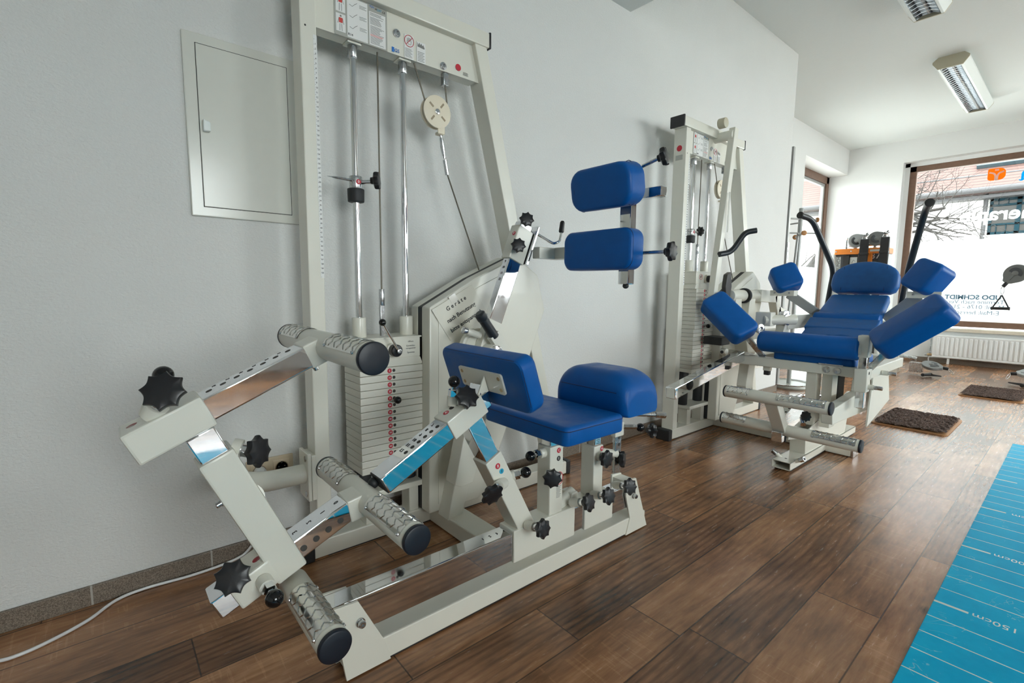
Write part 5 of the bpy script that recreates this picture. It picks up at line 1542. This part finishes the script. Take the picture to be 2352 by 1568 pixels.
def rug(x0, x1, y0, y1, label):
    c = V(((x0+x1)/2, (y0+y1)/2, 0))
    t = thing('bath_rug', c, label, 'rug', 'brown shaggy rugs on the floor')
    b = B()
    R = 0.035
    def outline(ins, z):
        pts = []
        for cx, cy, a0 in ((x1-R, y1-R, 0), (x0+R, y1-R, PI/2), (x0+R, y0+R, PI), (x1-R, y0+R, 1.5*PI)):
            for k in range(7):
                a = a0+k*PI/12
                pts.append(V((cx+(R-ins)*math.cos(a), cy+(R-ins)*math.sin(a), z)))
        return b._verts(pts)
    b._loft([outline(0, 0.0), outline(0, 0.007), outline(0.004, 0.009)])
    b.done('binding', BIND, t, 'tan edge binding')
    b = B()
    rr = random.Random(int(x0*100))
    nx, ny = int((x1-x0)/0.0052), int((y1-y0)/0.0052)
    def inside(x, y):
        m_ = 0.006
        dx_ = max(x0+R+m_-x, x-(x1-R-m_), 0); dy_ = max(y0+R+m_-y, y-(y1-R-m_), 0)
        return math.hypot(dx_, dy_) <= R-0.002
    grid = {}
    for i in range(nx+1):
        for j in range(ny+1):
            x = x0+0.004+(x1-x0-0.008)*i/nx + rr.uniform(-.0022, .0022); y = y0+0.004+(y1-y0-0.008)*j/ny + rr.uniform(-.0022, .0022)
            if inside(x, y):
                e = min(x-x0, x1-x, y-y0, y1-y)
                h = 0.013 + 0.016*min(1, e/0.02)*(0.45+0.55*rr.random()) + 0.004*math.sin(x*60+3*math.sin(y*40))*math.sin(y*55)
                if e < 0.008: h = 0.008
                grid[i, j] = b.bm.verts.new((x, y, h))
    for i in range(nx):
        for j in range(ny):
            qd = [grid.get(k) for k in ((i, j), (i+1, j), (i+1, j+1), (i, j+1))]
            if all(qd): b.bm.faces.new(qd)
    b.done('pile', PILE, t, smooth=20)
    return t
rug(4.12, 4.73, 0.507, 0.920, 'brown shaggy rug with tan edge, nearer to the reclining machine')
rug(5.87, 6.53, 0.270, 0.684, 'brown shaggy rug with tan edge, nearer to the shop window')

# ------------------------------------------------------------------ things on the left wall
cb = thing('fuse_cabinet', (0.39, W, 1.41), 'white metal fuse cabinet door set in the left wall', 'cabinet')
B().box((0.231, W-0.010, 1.140), (0.556, W+0.02, 1.677), 0.003).done('cabinet_frame', CABW, cb)
B().box((0.2635, W-0.0106, 1.1685), (0.5225, W-0.0098, 1.6485)).done('door_gap', LINE, cb)
cd = B().box((0.2652, W-0.0125, 1.1702), (0.5208, W-0.0085, 1.6468), 0.0015).done('cabinet_door', CABW, cb)
B().prism([(0, 0), (0.020, 0.002), (0.020, 0.030), (0, 0.036)], (0.272, W-0.012, 1.392), (1, 0, 0), (0, 0, 1), (0, -0.016, 0), 0.004).done('latch', LAMPW, cd)

def socket(c, right, nrm, frame_m, body_m, dark_m, label, plugged=False, scale=1.0):
    c, right, nrm = V(c), V(right), V(nrm)
    up = UP
    t = thing('wall_socket', c, label, 'socket', 'double wall sockets')
    w_ = 0.076
    m = Matrix(((right.x, up.x, nrm.x, c.x), (right.y, up.y, nrm.y, c.y), (right.z, up.z, nrm.z, c.z), (0, 0, 0, 1)))
    B().box((-w_, -0.041, 0), (w_, 0.041, 0.009), 0.004, 3, m).done('socket_frame', frame_m, t)
    for s_ in (-1, 1):
        cc_ = c + right*s_*0.036
        o = B()
        mm = Matrix.Translation(right*s_*0.036) @ m
        o.box((-0.0285, -0.0285, 0.006), (0.0285, 0.0285, 0.0115), 0.003, 2, mm)
        o = o.done('outlet', body_m, t)
        B().lathe(cc_+nrm*0.0117, nrm, [(0, 0.0215), (0.0006, 0.0215), (0.0006, 0.0195), (-0.0002, 0.0190), (-0.0002, 0.0004)], 32, cap=False).done('outlet_well', dark_m, o)
        h = B()
        for x_ in (-0.0095, 0.0095):
            h.lathe(cc_+right*x_+nrm*0.0122+UP*0.003, nrm, [(0, 0.0026), (0.0003, 0.0026)], 12)
        for z_ in (0.018, -0.018):
            h.box((-0.0025, z_-0.003, 0.0117), (0.0025, z_+0.003, 0.0128), 0, 1, mm)
        h.done('contact_hole', SLOT, o)
    return t
sk = socket((0.418, W, 0.292), (1, 0, 0), (0, -1, 0), IVORY, IVORY, SOCKD, 'beige double wall socket behind the nearest machine\'s foot frame')
socket((XE-0.40, W, 0.30), (1, 0, 0), (0, -1, 0), SOCKW, SOCKW, SOCKD, 'pale double wall socket low on the wall beyond the reclining machine')
# plug and cord
cr_ = thing('power_cord', (0.1, W-0.03, 0.0), 'white power cord lying along the brown skirting tiles', 'cord')
cp = [(0.382, W-0.052, 0.280), (0.382, W-0.075, 0.24), (0.375, W-0.06, 0.12), (0.345, W-0.025, 0.045), (0.30, W-0.022, 0.012), (0.18, W-0.028, 0.0055), (0.05, W-0.018, 0.0055), (-0.02, W-0.035, 0.0055), (-0.08, W-0.095, 0.0055), (-0.15, W-0.135, 0.0055), (-0.22, W-0.155, 0.0055), (-0.34, W-0.15, 0.0055), (-0.8, W-0.25, 0.0055), (-1.4, W-0.2, 0.0055)]
def smooth_pts(pts, n=8):
    pts = [V(p) for p in pts]
    out = []
    for i in range(len(pts)-1):
        p0, p1, p2, p3 = pts[max(i-1, 0)], pts[i], pts[i+1], pts[min(i+2, len(pts)-1)]
        for k in range(n):
            t = k/n
            out.append(0.5*((2*p1)+(p2-p0)*t+(2*p0-5*p1+4*p2-p3)*t*t+(3*p1-p0-3*p2+p3)*t**3))
    out.append(pts[-1])
    return out
B().path(smooth_pts(cp), 0.0043, 10).done('cable', CORD, cr_)
B().lathe((0.382, W-0.012, 0.292), (0, -1, 0), [(0, 0.019), (0.022, 0.019), (0.030, 0.016), (0.040, 0.012), (0.042, 0.006)], 24).done('plug', CORD, cr_)

# ------------------------------------------------------------------ ceiling lamps
def lamp(x0, x1, yc, label, zc=ZC):
    t = thing('ceiling_lamp', ((x0+x1)/2, yc, zc), label, 'ceiling lamp', 'louvred ceiling lamps')
    h = 0.098
    prof = [(-0.085, 0), (-0.120, -0.030), (-0.120, -0.045), (-0.083, -h), (-0.068, -h), (-0.068, -h+0.05), (0.068, -h+0.05), (0.068, -h), (0.083, -h), (0.120, -0.045), (0.120, -0.030), (0.085, 0)]
    b = B()
    b.prism(prof, (x0+0.012, yc, zc), (0, 1, 0), (0, 0, 1), (x1-x0-0.024, 0, 0))
    b.done('housing', LAMPW, t)
    capp = [(-0.085, 0), (-0.121, -0.030), (-0.121, -0.046), (-0.083, -h-0.001), (0.083, -h-0.001), (0.121, -0.046), (0.121, -0.030), (0.085, 0)]
    for xa in (x0, x1-0.012):
        B().prism(capp, (xa, yc, zc), (0, 1, 0), (0, 0, 1), (0.012, 0, 0), 0.001).done('end_cap', LAMPE, t)
    rf = B()
    rf.box((x0+0.013, yc-0.067, zc-h+0.046), (x1-0.013, yc+0.067, zc-h+0.049))
    for s_ in (-1, 1):
        rf.prism([(s_*0.067, -h), (s_*0.067, -h+0.046), (s_*0.045, -h+0.046)], (x0+0.013, yc, zc), (0, 1, 0), (0, 0, 1), (x1-x0-0.026, 0, 0))
    rf.done('reflector', LOUV, t)
    lv_ = B()
    n = int((x1-x0)/0.055)
    for k in range(n):
        x = x0+0.03+(x1-x0-0.06)*k/(n-1)
        lv_.prism([(-0.064, -h+0.002), (-0.052, -h+0.045), (0.052, -h+0.045), (0.064, -h+0.002), (0.03, -h+0.016), (-0.03, -h+0.016)], (x, yc, zc), (0, 1, 0), (0, 0, 1), (0.003, 0, 0))
    lv_.done('louvre', LOUV, t)
    B().cyl((x0+0.03, yc, zc-h+0.036), (x1-0.03, yc, zc-h+0.036), 0.0085, n=14).done('tube', mat('lamp_tube_glass', (0.82, 0.82, 0.80), 0.25), t)
    return t
lamp(3.10, 4.60, 0.905, 'long ceiling lamp with mirror louvres at the top edge of the picture')
lamp(5.70, 7.30, 0.945, 'long ceiling lamp with mirror louvres nearer to the shop window')

# ------------------------------------------------------------------ radiator under the shop window
ra = thing('radiator', (XW-0.06, -0.2, 0.08), 'white panel radiator under the shop window', 'radiator')
rx0, rx1, ry0, ry1, rz0, rz1 = XW-0.115, XW-0.035, -1.6, 1.262, 0.078, 0.372
b = B().box((rx0+0.004, ry0, rz0), (rx1, ry1, rz1), 0.005)
b.box((rx0, ry0+0.01, rz1-0.022), (rx0+0.01, ry1-0.01, rz1-0.004), 0.003).box((rx0, ry0+0.01, rz0+0.004), (rx0+0.01, ry1-0.01, rz0+0.022), 0.003)
yy = ry1-0.045
while yy > ry0+0.05:
    b.box((rx0-0.004, yy-0.020, rz0+0.030), (rx0+0.008, yy+0.004, rz1-0.030), 0.004)
    yy -= 0.0445
b.done('panel', RADW, ra)
for yy in (1.10, -0.6):
    B().box((rx0+0.03, yy-0.012, 0.0), (rx0+0.05, yy+0.012, rz0+0.01), 0.002).done('radiator_foot', RADW, ra)
B().path([(rx0+0.05, 1.262, 0.345), (rx0+0.05, 1.288, 0.345)], 0.009, 12).path([(rx0+0.05, 1.262, 0.098), (rx0+0.05, 1.34, 0.098)], 0.009, 12).path([(rx0+0.05, 1.288, 0.345), (rx0+0.05, 1.288, 0.098)], 0.0065, 12).path([(rx0+0.05, 1.30, 0.11), (rx0+0.05, 1.30, 0.02), (XW-0.012, 1.30, 0.02)], 0.008, 12).done('pipe', ZINC, ra)
B().sph((rx0+0.05, 1.290, 0.105), 0.022, (1, 1.4, 0.8)).sph((rx0+0.05, 1.288, 0.345), 0.016).done('valve', BRASS, ra)
B().cyl((rx0+0.05, 1.290, 0.355), (rx0+0.0, 1.318, 0.362), 0.020, n=22, bev=0.004).done('thermostat', RADW, ra)

# ------------------------------------------------------------------ coat stand by the alcove
cs = thing('coat_stand', (5.10, 1.82, 0), 'grey metal coat stand with round base and wooden knobs by the alcove', 'coat stand')
cb_ = V((5.10, 1.82, 0))
B().lathe(cb_, (0, 0, 1), [(0, 0.20), (0.012, 0.205), (0.03, 0.20), (0.036, 0.185), (0.036, 0.17), (0.030, 0.165), (0.028, 0.02)], 48).done('base', mat('grey_green_enamel', (0.40, 0.41, 0.36), 0.35), cs)
B().lathe(cb_+V((0, 0, 0.030)), (0, 0, 1), [(0, 0.203), (0.006, 0.206), (0.010, 0.200)], 48, cap=False).done('base_rim', CHROME, cs)
B().cyl(cb_+V((0, 0, 0.028)), cb_+V((0, 0, 1.70)), 0.019, n=24, bev=0.002).done('pole', GREYST, cs)
B().cyl(cb_+V((-0.06, 0.03, 0.6)), cb_+V((-0.012, 0.008, 1.47)), 0.012, n=18).done('umbrella_rod', GREYST, cs)
ar = B(); kn = []
for z_, ang in ((1.60, -25), (1.60, 155), (1.565, 70), (1.47, 145), (1.47, -35), (1.45, 30), (1.45, 210)):
    a = math.radians(ang)
    d_ = V((math.cos(a), math.sin(a), 0))
    p_ = cb_ + V((0, 0, z_))
    ar.cyl(p_, p_+d_*0.185, 0.0075, n=12)
    kn.append((p_+d_*0.185, d_))
ar.done('arm', GREYST, cs)
for p_, d_ in kn:
    B().lathe(p_, d_, [(0, 0.010), (0.003, 0.019), (0.010, 0.024), (0.016, 0.021), (0.020, 0.011)], 24).done('wooden_knob', PEGW, cs)
# chrome hoop lying on the floor behind the reclining machine
hp_ = B()
hp_.path([(4.60+0.24*math.cos(2*PI*k/48), 1.32+0.24*math.sin(2*PI*k/48), 0.0125) for k in range(49)], 0.0125, 12, cap=False)
tag(hp_.done('metal_hoop', CHROME), 'chrome metal hoop lying on the floor behind the reclining machine', 'hoop')

# ------------------------------------------------------------------ cable pulleys
def pulley_head(c, n, u, R, m, parent, name='pulley_head'):
    """drop-shaped pulley cover with an opening and its wheel; n faces the room, u points to the cable outlet"""
    c, n, u = V(c), V(n).normalized(), V(u).normalized()
    s = n.cross(u).normalized()
    pts = []
    for k in range(33):
        a = PI*0.20 + k/32*PI*1.6
        pts.append((R*math.cos(a), R*math.sin(a)))
    pts += [(R*1.12, -R*0.42), (R*1.22, 0.0), (R*1.10, R*0.30)]
    o = B().prism(pts, c-n*0.016, u, s, n*0.032, 0.006).done(name, m, parent)
    B().lathe(c+n*0.0162, n, [(0, R*0.62), (0.0008, R*0.62)], 28).done('wheel_opening', ANTH, o)
    B().lathe(c+n*0.0165, n, [(0, R*0.30), (0.004, R*0.26), (0.010, R*0.12), (0.010, R*0.05)], 20).beam(c+n*0.019-u*R*0.05, c+n*0.019+u*R*0.8, R*0.22, 0.006, n, 0.001).done('axle_strut', m, o)
    B().cyl(c+u*R*1.1, c+u*(R*1.1+0.05), 0.017, n=18, bev=0.003).done('cable_stop', BLACK, o)
    return o, c+u*(R*1.1+0.05)

def carabiner(p, d, parent, L=0.065):
    p, d = V(p), V(d).normalized()
    s = axes(d)[1]
    pts = [p+d*(L/2-L/2*math.cos(2*PI*k/20))+s*0.013*math.sin(2*PI*k/20) for k in range(21)]
    return B().path(pts, 0.0032, 8, cap=False).done('carabiner', ZINC, parent)

def tri_handle(p, d, s, group, label):
    """grip bar in a triangular strap; p = top of the triangle, d = towards the bar, s = along the bar"""
    p, d, s = V(p), V(d).normalized(), V(s).normalized()
    t = thing('pull_stirrup', p, label, 'cable handle', group)
    H, w = 0.135, 0.062
    B().path([p, p+d*H-s*w], 0.006, 8).path([p, p+d*H+s*w], 0.006, 8).done('strap', STRAP, t)
    B().lathe(p+d*H-s*(w+0.008), s, [(0, 0.010), (0.002, 0.0175), (0.012, 0.0175), (0.014, 0.0145), (2*w+0.002, 0.0145), (2*w+0.004, 0.0175), (2*w+0.014, 0.0175), (2*w+0.016, 0.010)], 20).done('grip', RUBBER, t)
    return t

ab = thing('cable_machine', (7.15, 1.85, 0), 'black and grey cable machine with orange top bar behind the reclining machine', 'exercise machine')
ax_ = 7.30
def ay(px, py, x=ax_): return at(px, py, 0, x)
yl, yr_ = ay(1917, 600).y, ay(2030, 600).y
zt = ay(1970, 578).z
fr_ = B()
fr_.box((ax_, yl-0.13, 0.02), (ax_+0.22, yl, zt-0.02), 0.008)
fr_.box((ax_, yr_, 0.02), (ax_+0.22, yr_+0.13, zt-0.02), 0.008)
fr_.box((ax_+0.02, yr_+0.10, 0.02), (ax_+0.20, yl-0.1, zt-0.03), 0.004)
fr_.done('cabinet', ANTH, ab)
B().box((ax_-0.03, yl-0.012, 0.0), (ax_+0.25, yl+0.045, zt-0.01), 0.02, 4).done('side_cover', LAMPW, ab)
B().box((ax_-0.03, yr_-0.03, 0.0), (ax_+0.25, yr_+0.01, zt-0.03), 0.015, 4).done('side_cover', PALEG, ab)
tb_ = B().box((ax_-0.035, yr_-0.035, zt-0.030), (ax_+0.24, yl+0.0, zt+0.040), 0.010, 3).done('top_bar', ORANGE, ab, 'orange top bar')
for px_ in (1923, 1957):
    B().lathe(V((ax_-0.0352, ay(px_, 575).y, zt+0.008)), (-1, 0, 0), [(0, 0.010), (0.002, 0.009), (0.002, 0.0005)], 14).done('bolt', ZINC, tb_)
B().box((ax_-0.0365, yr_+0.03, zt-0.006), (ax_-0.034, yr_+0.14, zt+0.018), 0.001).done('badge', PALEG, tb_)
B().box((ax_-0.045, ay(2004, 600).y, 0.30), (ax_-0.005, ay(1993, 600).y, zt-0.02), 0.006).done('front_post', ORANGE, ab, 'orange front post')
lp = B().box((ax_-0.004, ay(1931, 600).y, 0.75), (ax_+0.004, ay(1918, 600).y, zt-0.055), 0.002).done('name_panel', PALEG, ab)
txt('lettering', 'AB CRUNCH', (ax_-0.0050, ay(1925, 618).y, ay(1925, 620).z+0.02), (0, 0, 1), (0, 1, 0), 0.052, INK, ab, label='vertical black lettering')
ip = B().box((ax_+0.010, ay(1968, 600).y, 0.8), (ax_+0.018, ay(1951, 600).y, zt-0.065), 0.002).done('instruction_panel', PALEG, ab)
pr_ = B()
for k_ in range(5):
    yq = ay(1960, 600).y
    pr_.path([(ax_+0.0095, yq-0.02, zt-0.12-k_*0.10), (ax_+0.0095, yq+0.005, zt-0.10-k_*0.10), (ax_+0.0095, yq+0.02, zt-0.14-k_*0.10)], 0.003, 5)
pr_.done('print', GREYINK, ip)
B().box((ax_-0.002, ay(1950, 600).y, 0.4), (ax_+0.004, ay(1936, 600).y, zt-0.04)).done('dark_slot', INK, ab)
txt('lettering', '37', (ax_-0.004, ay(2011, 588).y, ay(2011, 588).z), (0, -1, 0), UP, 0.10, WINK, ab, label='white number 37')
# two pulley heads on top with straps hanging from them
for k_, (px_, py_, m_) in enumerate(((1966, 553, LAMPE), (2012, 548, GREYP))):
    c_ = ay(px_, py_, ax_-0.02)
    o_, e_ = pulley_head(c_, (-0.85, -0.5, 0.1), (0.25, -0.75, 0.55), 0.085, m_ if k_ else mat('light_grey_pulley', (0.42, 0.44, 0.44), 0.4), ab)
    B().cyl((ax_+0.02, c_.y+0.01, zt+0.035), (ax_+0.0, c_.y+0.01, c_.z-0.03), 0.022, n=16).cyl((ax_, c_.y+0.07, zt+0.08), (ax_, c_.y-0.05, zt+0.08), 0.016, n=14).done('pulley_bracket', ZINC, ab)
    carabiner(e_+V((-0.005, 0, 0.01)), V((ax_-0.095, e_.y, e_.z-0.04))-e_, ab, 0.11)
    tp_ = V((ax_-0.075, e_.y, e_.z-0.075))
    s_ = thing('ankle_strap', tp_, ('wide black strap hanging from the left pulley over the orange bar', 'black strap hanging from the right pulley past the end of the orange bar')[k_], 'strap', 'black straps on the cable machine')
    wv = 0.042
    b = B()
    prof = [(0.012, 0.0), (0.02, -0.05), (0.026, -0.17), (0.018, -0.30), (0.006, -0.40), (-0.006, -0.40), (-0.022, -0.29), (-0.030, -0.17), (-0.024, -0.05), (-0.012, 0.0)]
    b.prism([(p[0]-0.02, p[1]) for p in prof], tp_+V((0, -wv, 0)), (1, 0, 0), (0, 0, 1), (0, 2*wv, 0), 0.004)
    b.done('band', STRAP, s_)
    B().box(tp_+V((-0.056, -wv-0.004, -0.19)), tp_+V((0.012, wv+0.004, -0.165)), 0.004).done('buckle_band', BLACK, s_)
    B().path([tp_+V((-0.02, -0.03, 0.0)), tp_+V((-0.02, -0.022, 0.03)), tp_+V((-0.02, 0.022, 0.03)), tp_+V((-0.02, 0.03, 0.0)), tp_+V((-0.02, -0.03, 0.0))], 0.0035, 8).done('ring', ZINC, s_)
B().path([(ax_+0.0, ay(1942, 590).y, zt+0.02), (ax_, ay(1942, 590).y, zt+0.15), (ax_-0.02, ay(1948, 560).y, zt+0.17)], 0.014, 12).done('bracket_arm', ZINC, ab)
# white outrigger with a low pulley
og = B().box((6.93, ay(2064, 850, 7.0).y, 0.0), (7.05, ay(2018, 850, 7.0).y, 0.245), 0.008).done('outrigger', WHITE, ab)
B().box((6.96, yr_-0.02, 0.0), (ax_+0.1, yr_+0.1, 0.06), 0.005).done('foot_rail', WHITE, ab)
oy = ay(2066, 820, 7.0).y
B().cyl((6.98, oy+0.02, 0.19), (6.98, oy-0.16, 0.175), 0.026, n=20, bev=0.004).box((6.95, oy-0.22, 0.03), (7.02, oy-0.10, 0.14), 0.005).done('pulley_arm', ZINC, ab)
plow, elow = pulley_head((6.92, oy-0.30, 0.125), (-0.35, 0.05, 0.93), (0.1, -0.98, -0.15), 0.085, GREYP, ab)
carabiner(elow, (-0.5, -0.6, -0.55), ab, 0.07)
tri_handle((6.84, oy-0.40, 0.030), (0.35, 0.93, -0.04), (0.93, -0.36, 0.0), 'cable handles', 'black cable handle lying on the floor before the radiator\'s left end')
# station at the right edge of the picture
stn = thing('cable_station', (7.05, 0.10, 0), 'grey cable station post at the right picture edge with two pulleys', 'exercise machine')
B().box((7.0, 0.06, 0.0), (7.12, 0.16, 2.1), 0.006).box((6.7, 0.02, 0.0), (7.5, 0.20, 0.05), 0.006).done('post', GREYST, stn)
cP = at(2334, 628, 0, 7.0)
pu_, eu = pulley_head(cP, (-0.9, 0.42, 0.0), (-0.05, 0.50, -0.80), 0.095, GREYP, stn)
B().path([(7.02, 0.12, 1.10), (7.0, 0.30, 1.16), cP+V((0.02, -0.04, 0.06))], 0.02, 14).path([(7.0, 0.36, 1.22), (7.0, 0.40, 1.20), (6.99, 0.42, 1.26)], 0.009, 10).done('pulley_arm', ZINC, stn)
carabiner(eu, (0, 0, -1), stn, 0.075)
tri_handle(eu+V((0, 0, -0.085)), (0, 0, -1), (0, 1, 0), 'cable handles', 'black triangular cable handle hanging in front of the frosted window')
c2_ = V((7.10, 0.30, 0.12))
pl2, el2 = pulley_head(c2_, (-0.35, 0.1, 0.93), (-0.2, 0.96, -0.1), 0.090, mat('light_grey_pulley', (0.42, 0.44, 0.44), 0.4), stn)
B().cyl((7.06, 0.14, 0.13), (7.10, 0.24, 0.13), 0.024, n=16).done('pulley_arm', ZINC, stn)
carabiner(el2, (-0.4, 0.3, -0.85), stn, 0.07)
tri_handle(V((7.0, 0.445, 0.022)), (-0.35, -0.92, -0.02), (0.92, -0.36, 0), 'cable handles', 'black cable handle lying on the floor at the right picture edge')

# ------------------------------------------------------------------ the street outside
GROUND = mat('street_paving', (0.40, 0.40, 0.38), 0.9, noise=0.1, nscale=4)
structure(B().box((XW+0.35, -25, -0.25), (60, 40, -0.02)).box((-20, YA+0.45, -0.25), (XW+0.35, 40, -0.02)).box((-20, -25, -0.25), (XW+0.35, YR-0.35, -0.02)).done('ground_street', GROUND))
RENDER_ = mat('white_house_render', (0.82, 0.81, 0.78), 0.9, noise=0.02, bump=0.2, bscale=40)
def roof_mat():
    m, nt, n, l, p = nodemat('red_roof_tiles')
    g = n.new('ShaderNodeNewGeometry')
    wv = n.new('ShaderNodeTexWave'); wv.bands_direction = 'Z'; wv.inputs['Scale'].default_value = 3.2; wv.inputs['Distortion'].default_value = 0.4
    l.new(g.outputs['Position'], wv.inputs['Vector'])
    cr = n.new('ShaderNodeValToRGB')
    cr.color_ramp.elements[0].position = 0.0; cr.color_ramp.elements[0].color = (0.014, 0.005, 0.004, 1)
    cr.color_ramp.elements[1].position = 0.25; cr.color_ramp.elements[1].color = (0.065, 0.032, 0.025, 1)
    l.new(wv.outputs['Fac'], cr.inputs['Fac']); l.new(cr.outputs['Color'], p.inputs['Base Color'])
    p.inputs['Roughness'].default_value = 0.8
    return m
ROOF = roof_mat()
TEAL = mat('teal_window_paint', (0.0006, 0.013, 0.019), 0.6, spec=0.1)
HGLASS = mat('house_window_glass', (0.02, 0.02, 0.018), 0.3, spec=0.2)
HX = 20.0
ho = thing('house', (HX+3, 3, 0), 'white house with red tiled roof and teal window across the street', 'house')
B().box((HX, -9, -0.2), (HX+8, 9, 3.95)).done('house_wall', RENDER_, ho)
B().prism([(-0.55, 3.90), (5.0, 8.6), (5.0, 8.4), (-0.55, 3.72)], (HX, -9.5, 0), (1, 0, 0), (0, 0, 1), (0, 19, 0)).done('house_roof', ROOF, ho)
B().cyl((HX-0.6, -9.5, 3.83), (HX-0.6, 9.5, 3.83), 0.08, n=14).box((HX-0.45, -9.5, 3.62), (HX+0.02, 9.5, 3.70)).cyl((HX-0.02, 4.0, 4.33), (HX-0.02, -9, 4.33), 0.035, n=10).done('gutter', mat('grey_gutter', (0.028, 0.028, 0.03), 0.6, 0.0), ho)
B().cyl((HX-0.08, 2.18, 0.0), (HX-0.08, 2.18, 3.8), 0.05, n=14).done('downpipe', mat('grey_gutter', (0.028, 0.028, 0.03), 0.6, 0.0), ho)
B().cyl((HX-0.06, 2.6, 2.42), (HX-0.06, 2.05, 2.42), 0.05, n=12).done('pipe_fitting', mat('grey_gutter', (0.028, 0.028, 0.03), 0.6, 0.0), ho)
hw = B()
Wy0, Wy1, Wz0, Wz1 = 0.55, 2.09, 2.60, 3.62
for a, b_ in (((Wy0, Wz0), (Wy1, Wz0+0.07)), ((Wy0, Wz1-0.07), (Wy1, Wz1)), ((Wy0, Wz0), (Wy0+0.07, Wz1)), ((Wy1-0.07, Wz0), (Wy1, Wz1)), ((1.44, Wz0), (1.54, Wz1)), ((Wy0, 2.86), (Wy1, 2.91)), ((Wy0, 3.40), (Wy1, 3.46)), ((1.90, Wz0), (1.92, 2.88)), ((1.70, Wz0), (1.72, 2.88)), ((1.90, 3.44), (1.92, Wz1)), ((1.70, 3.44), (1.72, Wz1))):
    hw.box((HX-0.06, a[0], a[1]), (HX+0.02, b_[0], b_[1]))
hwo = hw.done('house_window', TEAL, ho, 'teal window with small panes')
B().box((HX-0.02, Wy0, Wz0), (HX-0.01, Wy1, Wz1)).done('pane', HGLASS, hwo)
B().box((HX-0.10, Wy0-0.1, Wz1+0.02), (HX+0.0, Wy1+0.06, Wz1+0.16), 0.02).done('shutter_box', PALEG, ho)
B().box((HX-0.12, Wy0-0.1, Wz0-0.06), (HX+0.0, Wy1+0.1, Wz0-0.01), 0.01).done('house_sill', PALEG, ho)
dk = math.atan2(4.7, 5.55)
B().beam((HX+0.2, 0.2, 4.62), (HX+1.6, 0.2, 5.80), 4.6, 0.12, (-0.6, 0, 0.8), 0.01).done('skylight', mat('sky_window_glass', (0.03, 0.045, 0.052), 0.4, spec=0.2), ho)
ho2 = thing('house', (4, 17, 0), 'pale house wall seen through the side window behind branches', 'house')
B().box((2, 15, -0.2), (30, 20, 4.4)).done('house_wall', RENDER_, ho2)
B().prism([(-0.5, 4.3), (3, 6.6), (3, 6.4), (-0.5, 4.1)], (0, 15, 0), (0, 1, 0), (0, 0, 1), (31, 0, 0)).done('house_roof', ROOF, ho2)
canopy = B().box((5.2, YA+0.42, 2.72), (XW+0.6, YA+1.9, 2.86), 0.01).done('canopy', mat('beige_canopy', (0.30, 0.27, 0.21), 0.7))
structure(canopy)

BARK = mat('grey_brown_bark', (0.012, 0.010, 0.008), 0.9, noise=0.3, nscale=30)
def tree(base, h, label, seed, lean=(0, 0), spread=1.0, levels=4, limbs=()):
    rr = random.Random(seed)
    t = thing('tree', base, label, 'tree', 'bare trees outside the windows')
    b = B()
    def grow(p, d, L, r, lv):
        pts, rad = [p], [r]
        n = 5
        for k in range(n):
            d = (d + V((rr.uniform(-.25, .25), rr.uniform(-.25, .25), rr.uniform(-.12, .2)))*0.8).normalized()
            p = p + d*L/n
            pts.append(p); rad.append(r*(1-0.45*(k+1)/n))
        b.path(pts, rad, 6 if lv > 1 else 4)
        if lv <= 0: return
        for k in range(rr.randint(3, 5)):
            i = rr.randint(2, n)
            a = rr.uniform(0, 2*PI)
            _, s, u = axes(d)
            nd = (d*0.75 + (s*math.cos(a)+u*math.sin(a))*rr.uniform(0.5, 1.0)*spread).normalized()
            grow(pts[i], nd, L*rr.uniform(0.55, 0.8), rad[i]*0.6, lv-1)
    grow(V(base), V((lean[0], lean[1], 1)).normalized(), h*0.42, 0.11, levels)
    for p_, d_, L_ in limbs:
        b.path([V(base)+V((0, 0, 1.2)), (V(base)+V(p_))/2+V((0, 0, 0.9)), V(p_)], [0.09, 0.07, 0.05], 8)
        grow(V(p_), V(d_).normalized(), L_, 0.06, 4)
    b.done('branches', BARK, t)
    return t
tree((15.8, 5.6, -0.05), 4.4, 'bare tree reaching in from the left of the shop window', 11, (0.0, 0.1), 1.1, 4, (((15.4, 4.1, 2.75), (-0.1, -0.95, 0.1), 1.9), ((15.2, 4.0, 2.45), (0.1, -1.0, 0.0), 1.6), ((15.6, 4.0, 2.2), (0.0, -1.0, 0.1), 1.3)))
tree((8.6, 6.6, -0.05), 5.2, 'bare tree right behind the side window', 4, (0.1, -0.1), 1.1)
tree((12.0, 9.5, -0.05), 6.0, 'bare tree further off beyond the side window', 9, (0, 0), 1.1)

# ------------------------------------------------------------------ turn lettering into plain meshes
bpy.context.view_layer.update()
dg = bpy.context.evaluated_depsgraph_get()
for o in [o for o in S.objects if o.type == 'FONT']:
    me = bpy.data.meshes.new_from_object(o.evaluated_get(dg))
    nm, lab, par = o.name, o.get('label'), o.parent
    n_ = bpy.data.objects.new('x', me)
    n_.parent = par
    n_.matrix_parent_inverse = o.matrix_parent_inverse.copy()
    n_.matrix_basis = o.matrix_basis.copy()
    COL.objects.link(n_)
    if lab: n_['label'] = lab
    cu = o.data
    bpy.data.objects.remove(o)
    bpy.data.curves.remove(cu)
    n_.name = nm
    if len(me.vertices) == 0:
        bpy.data.objects.remove(n_)
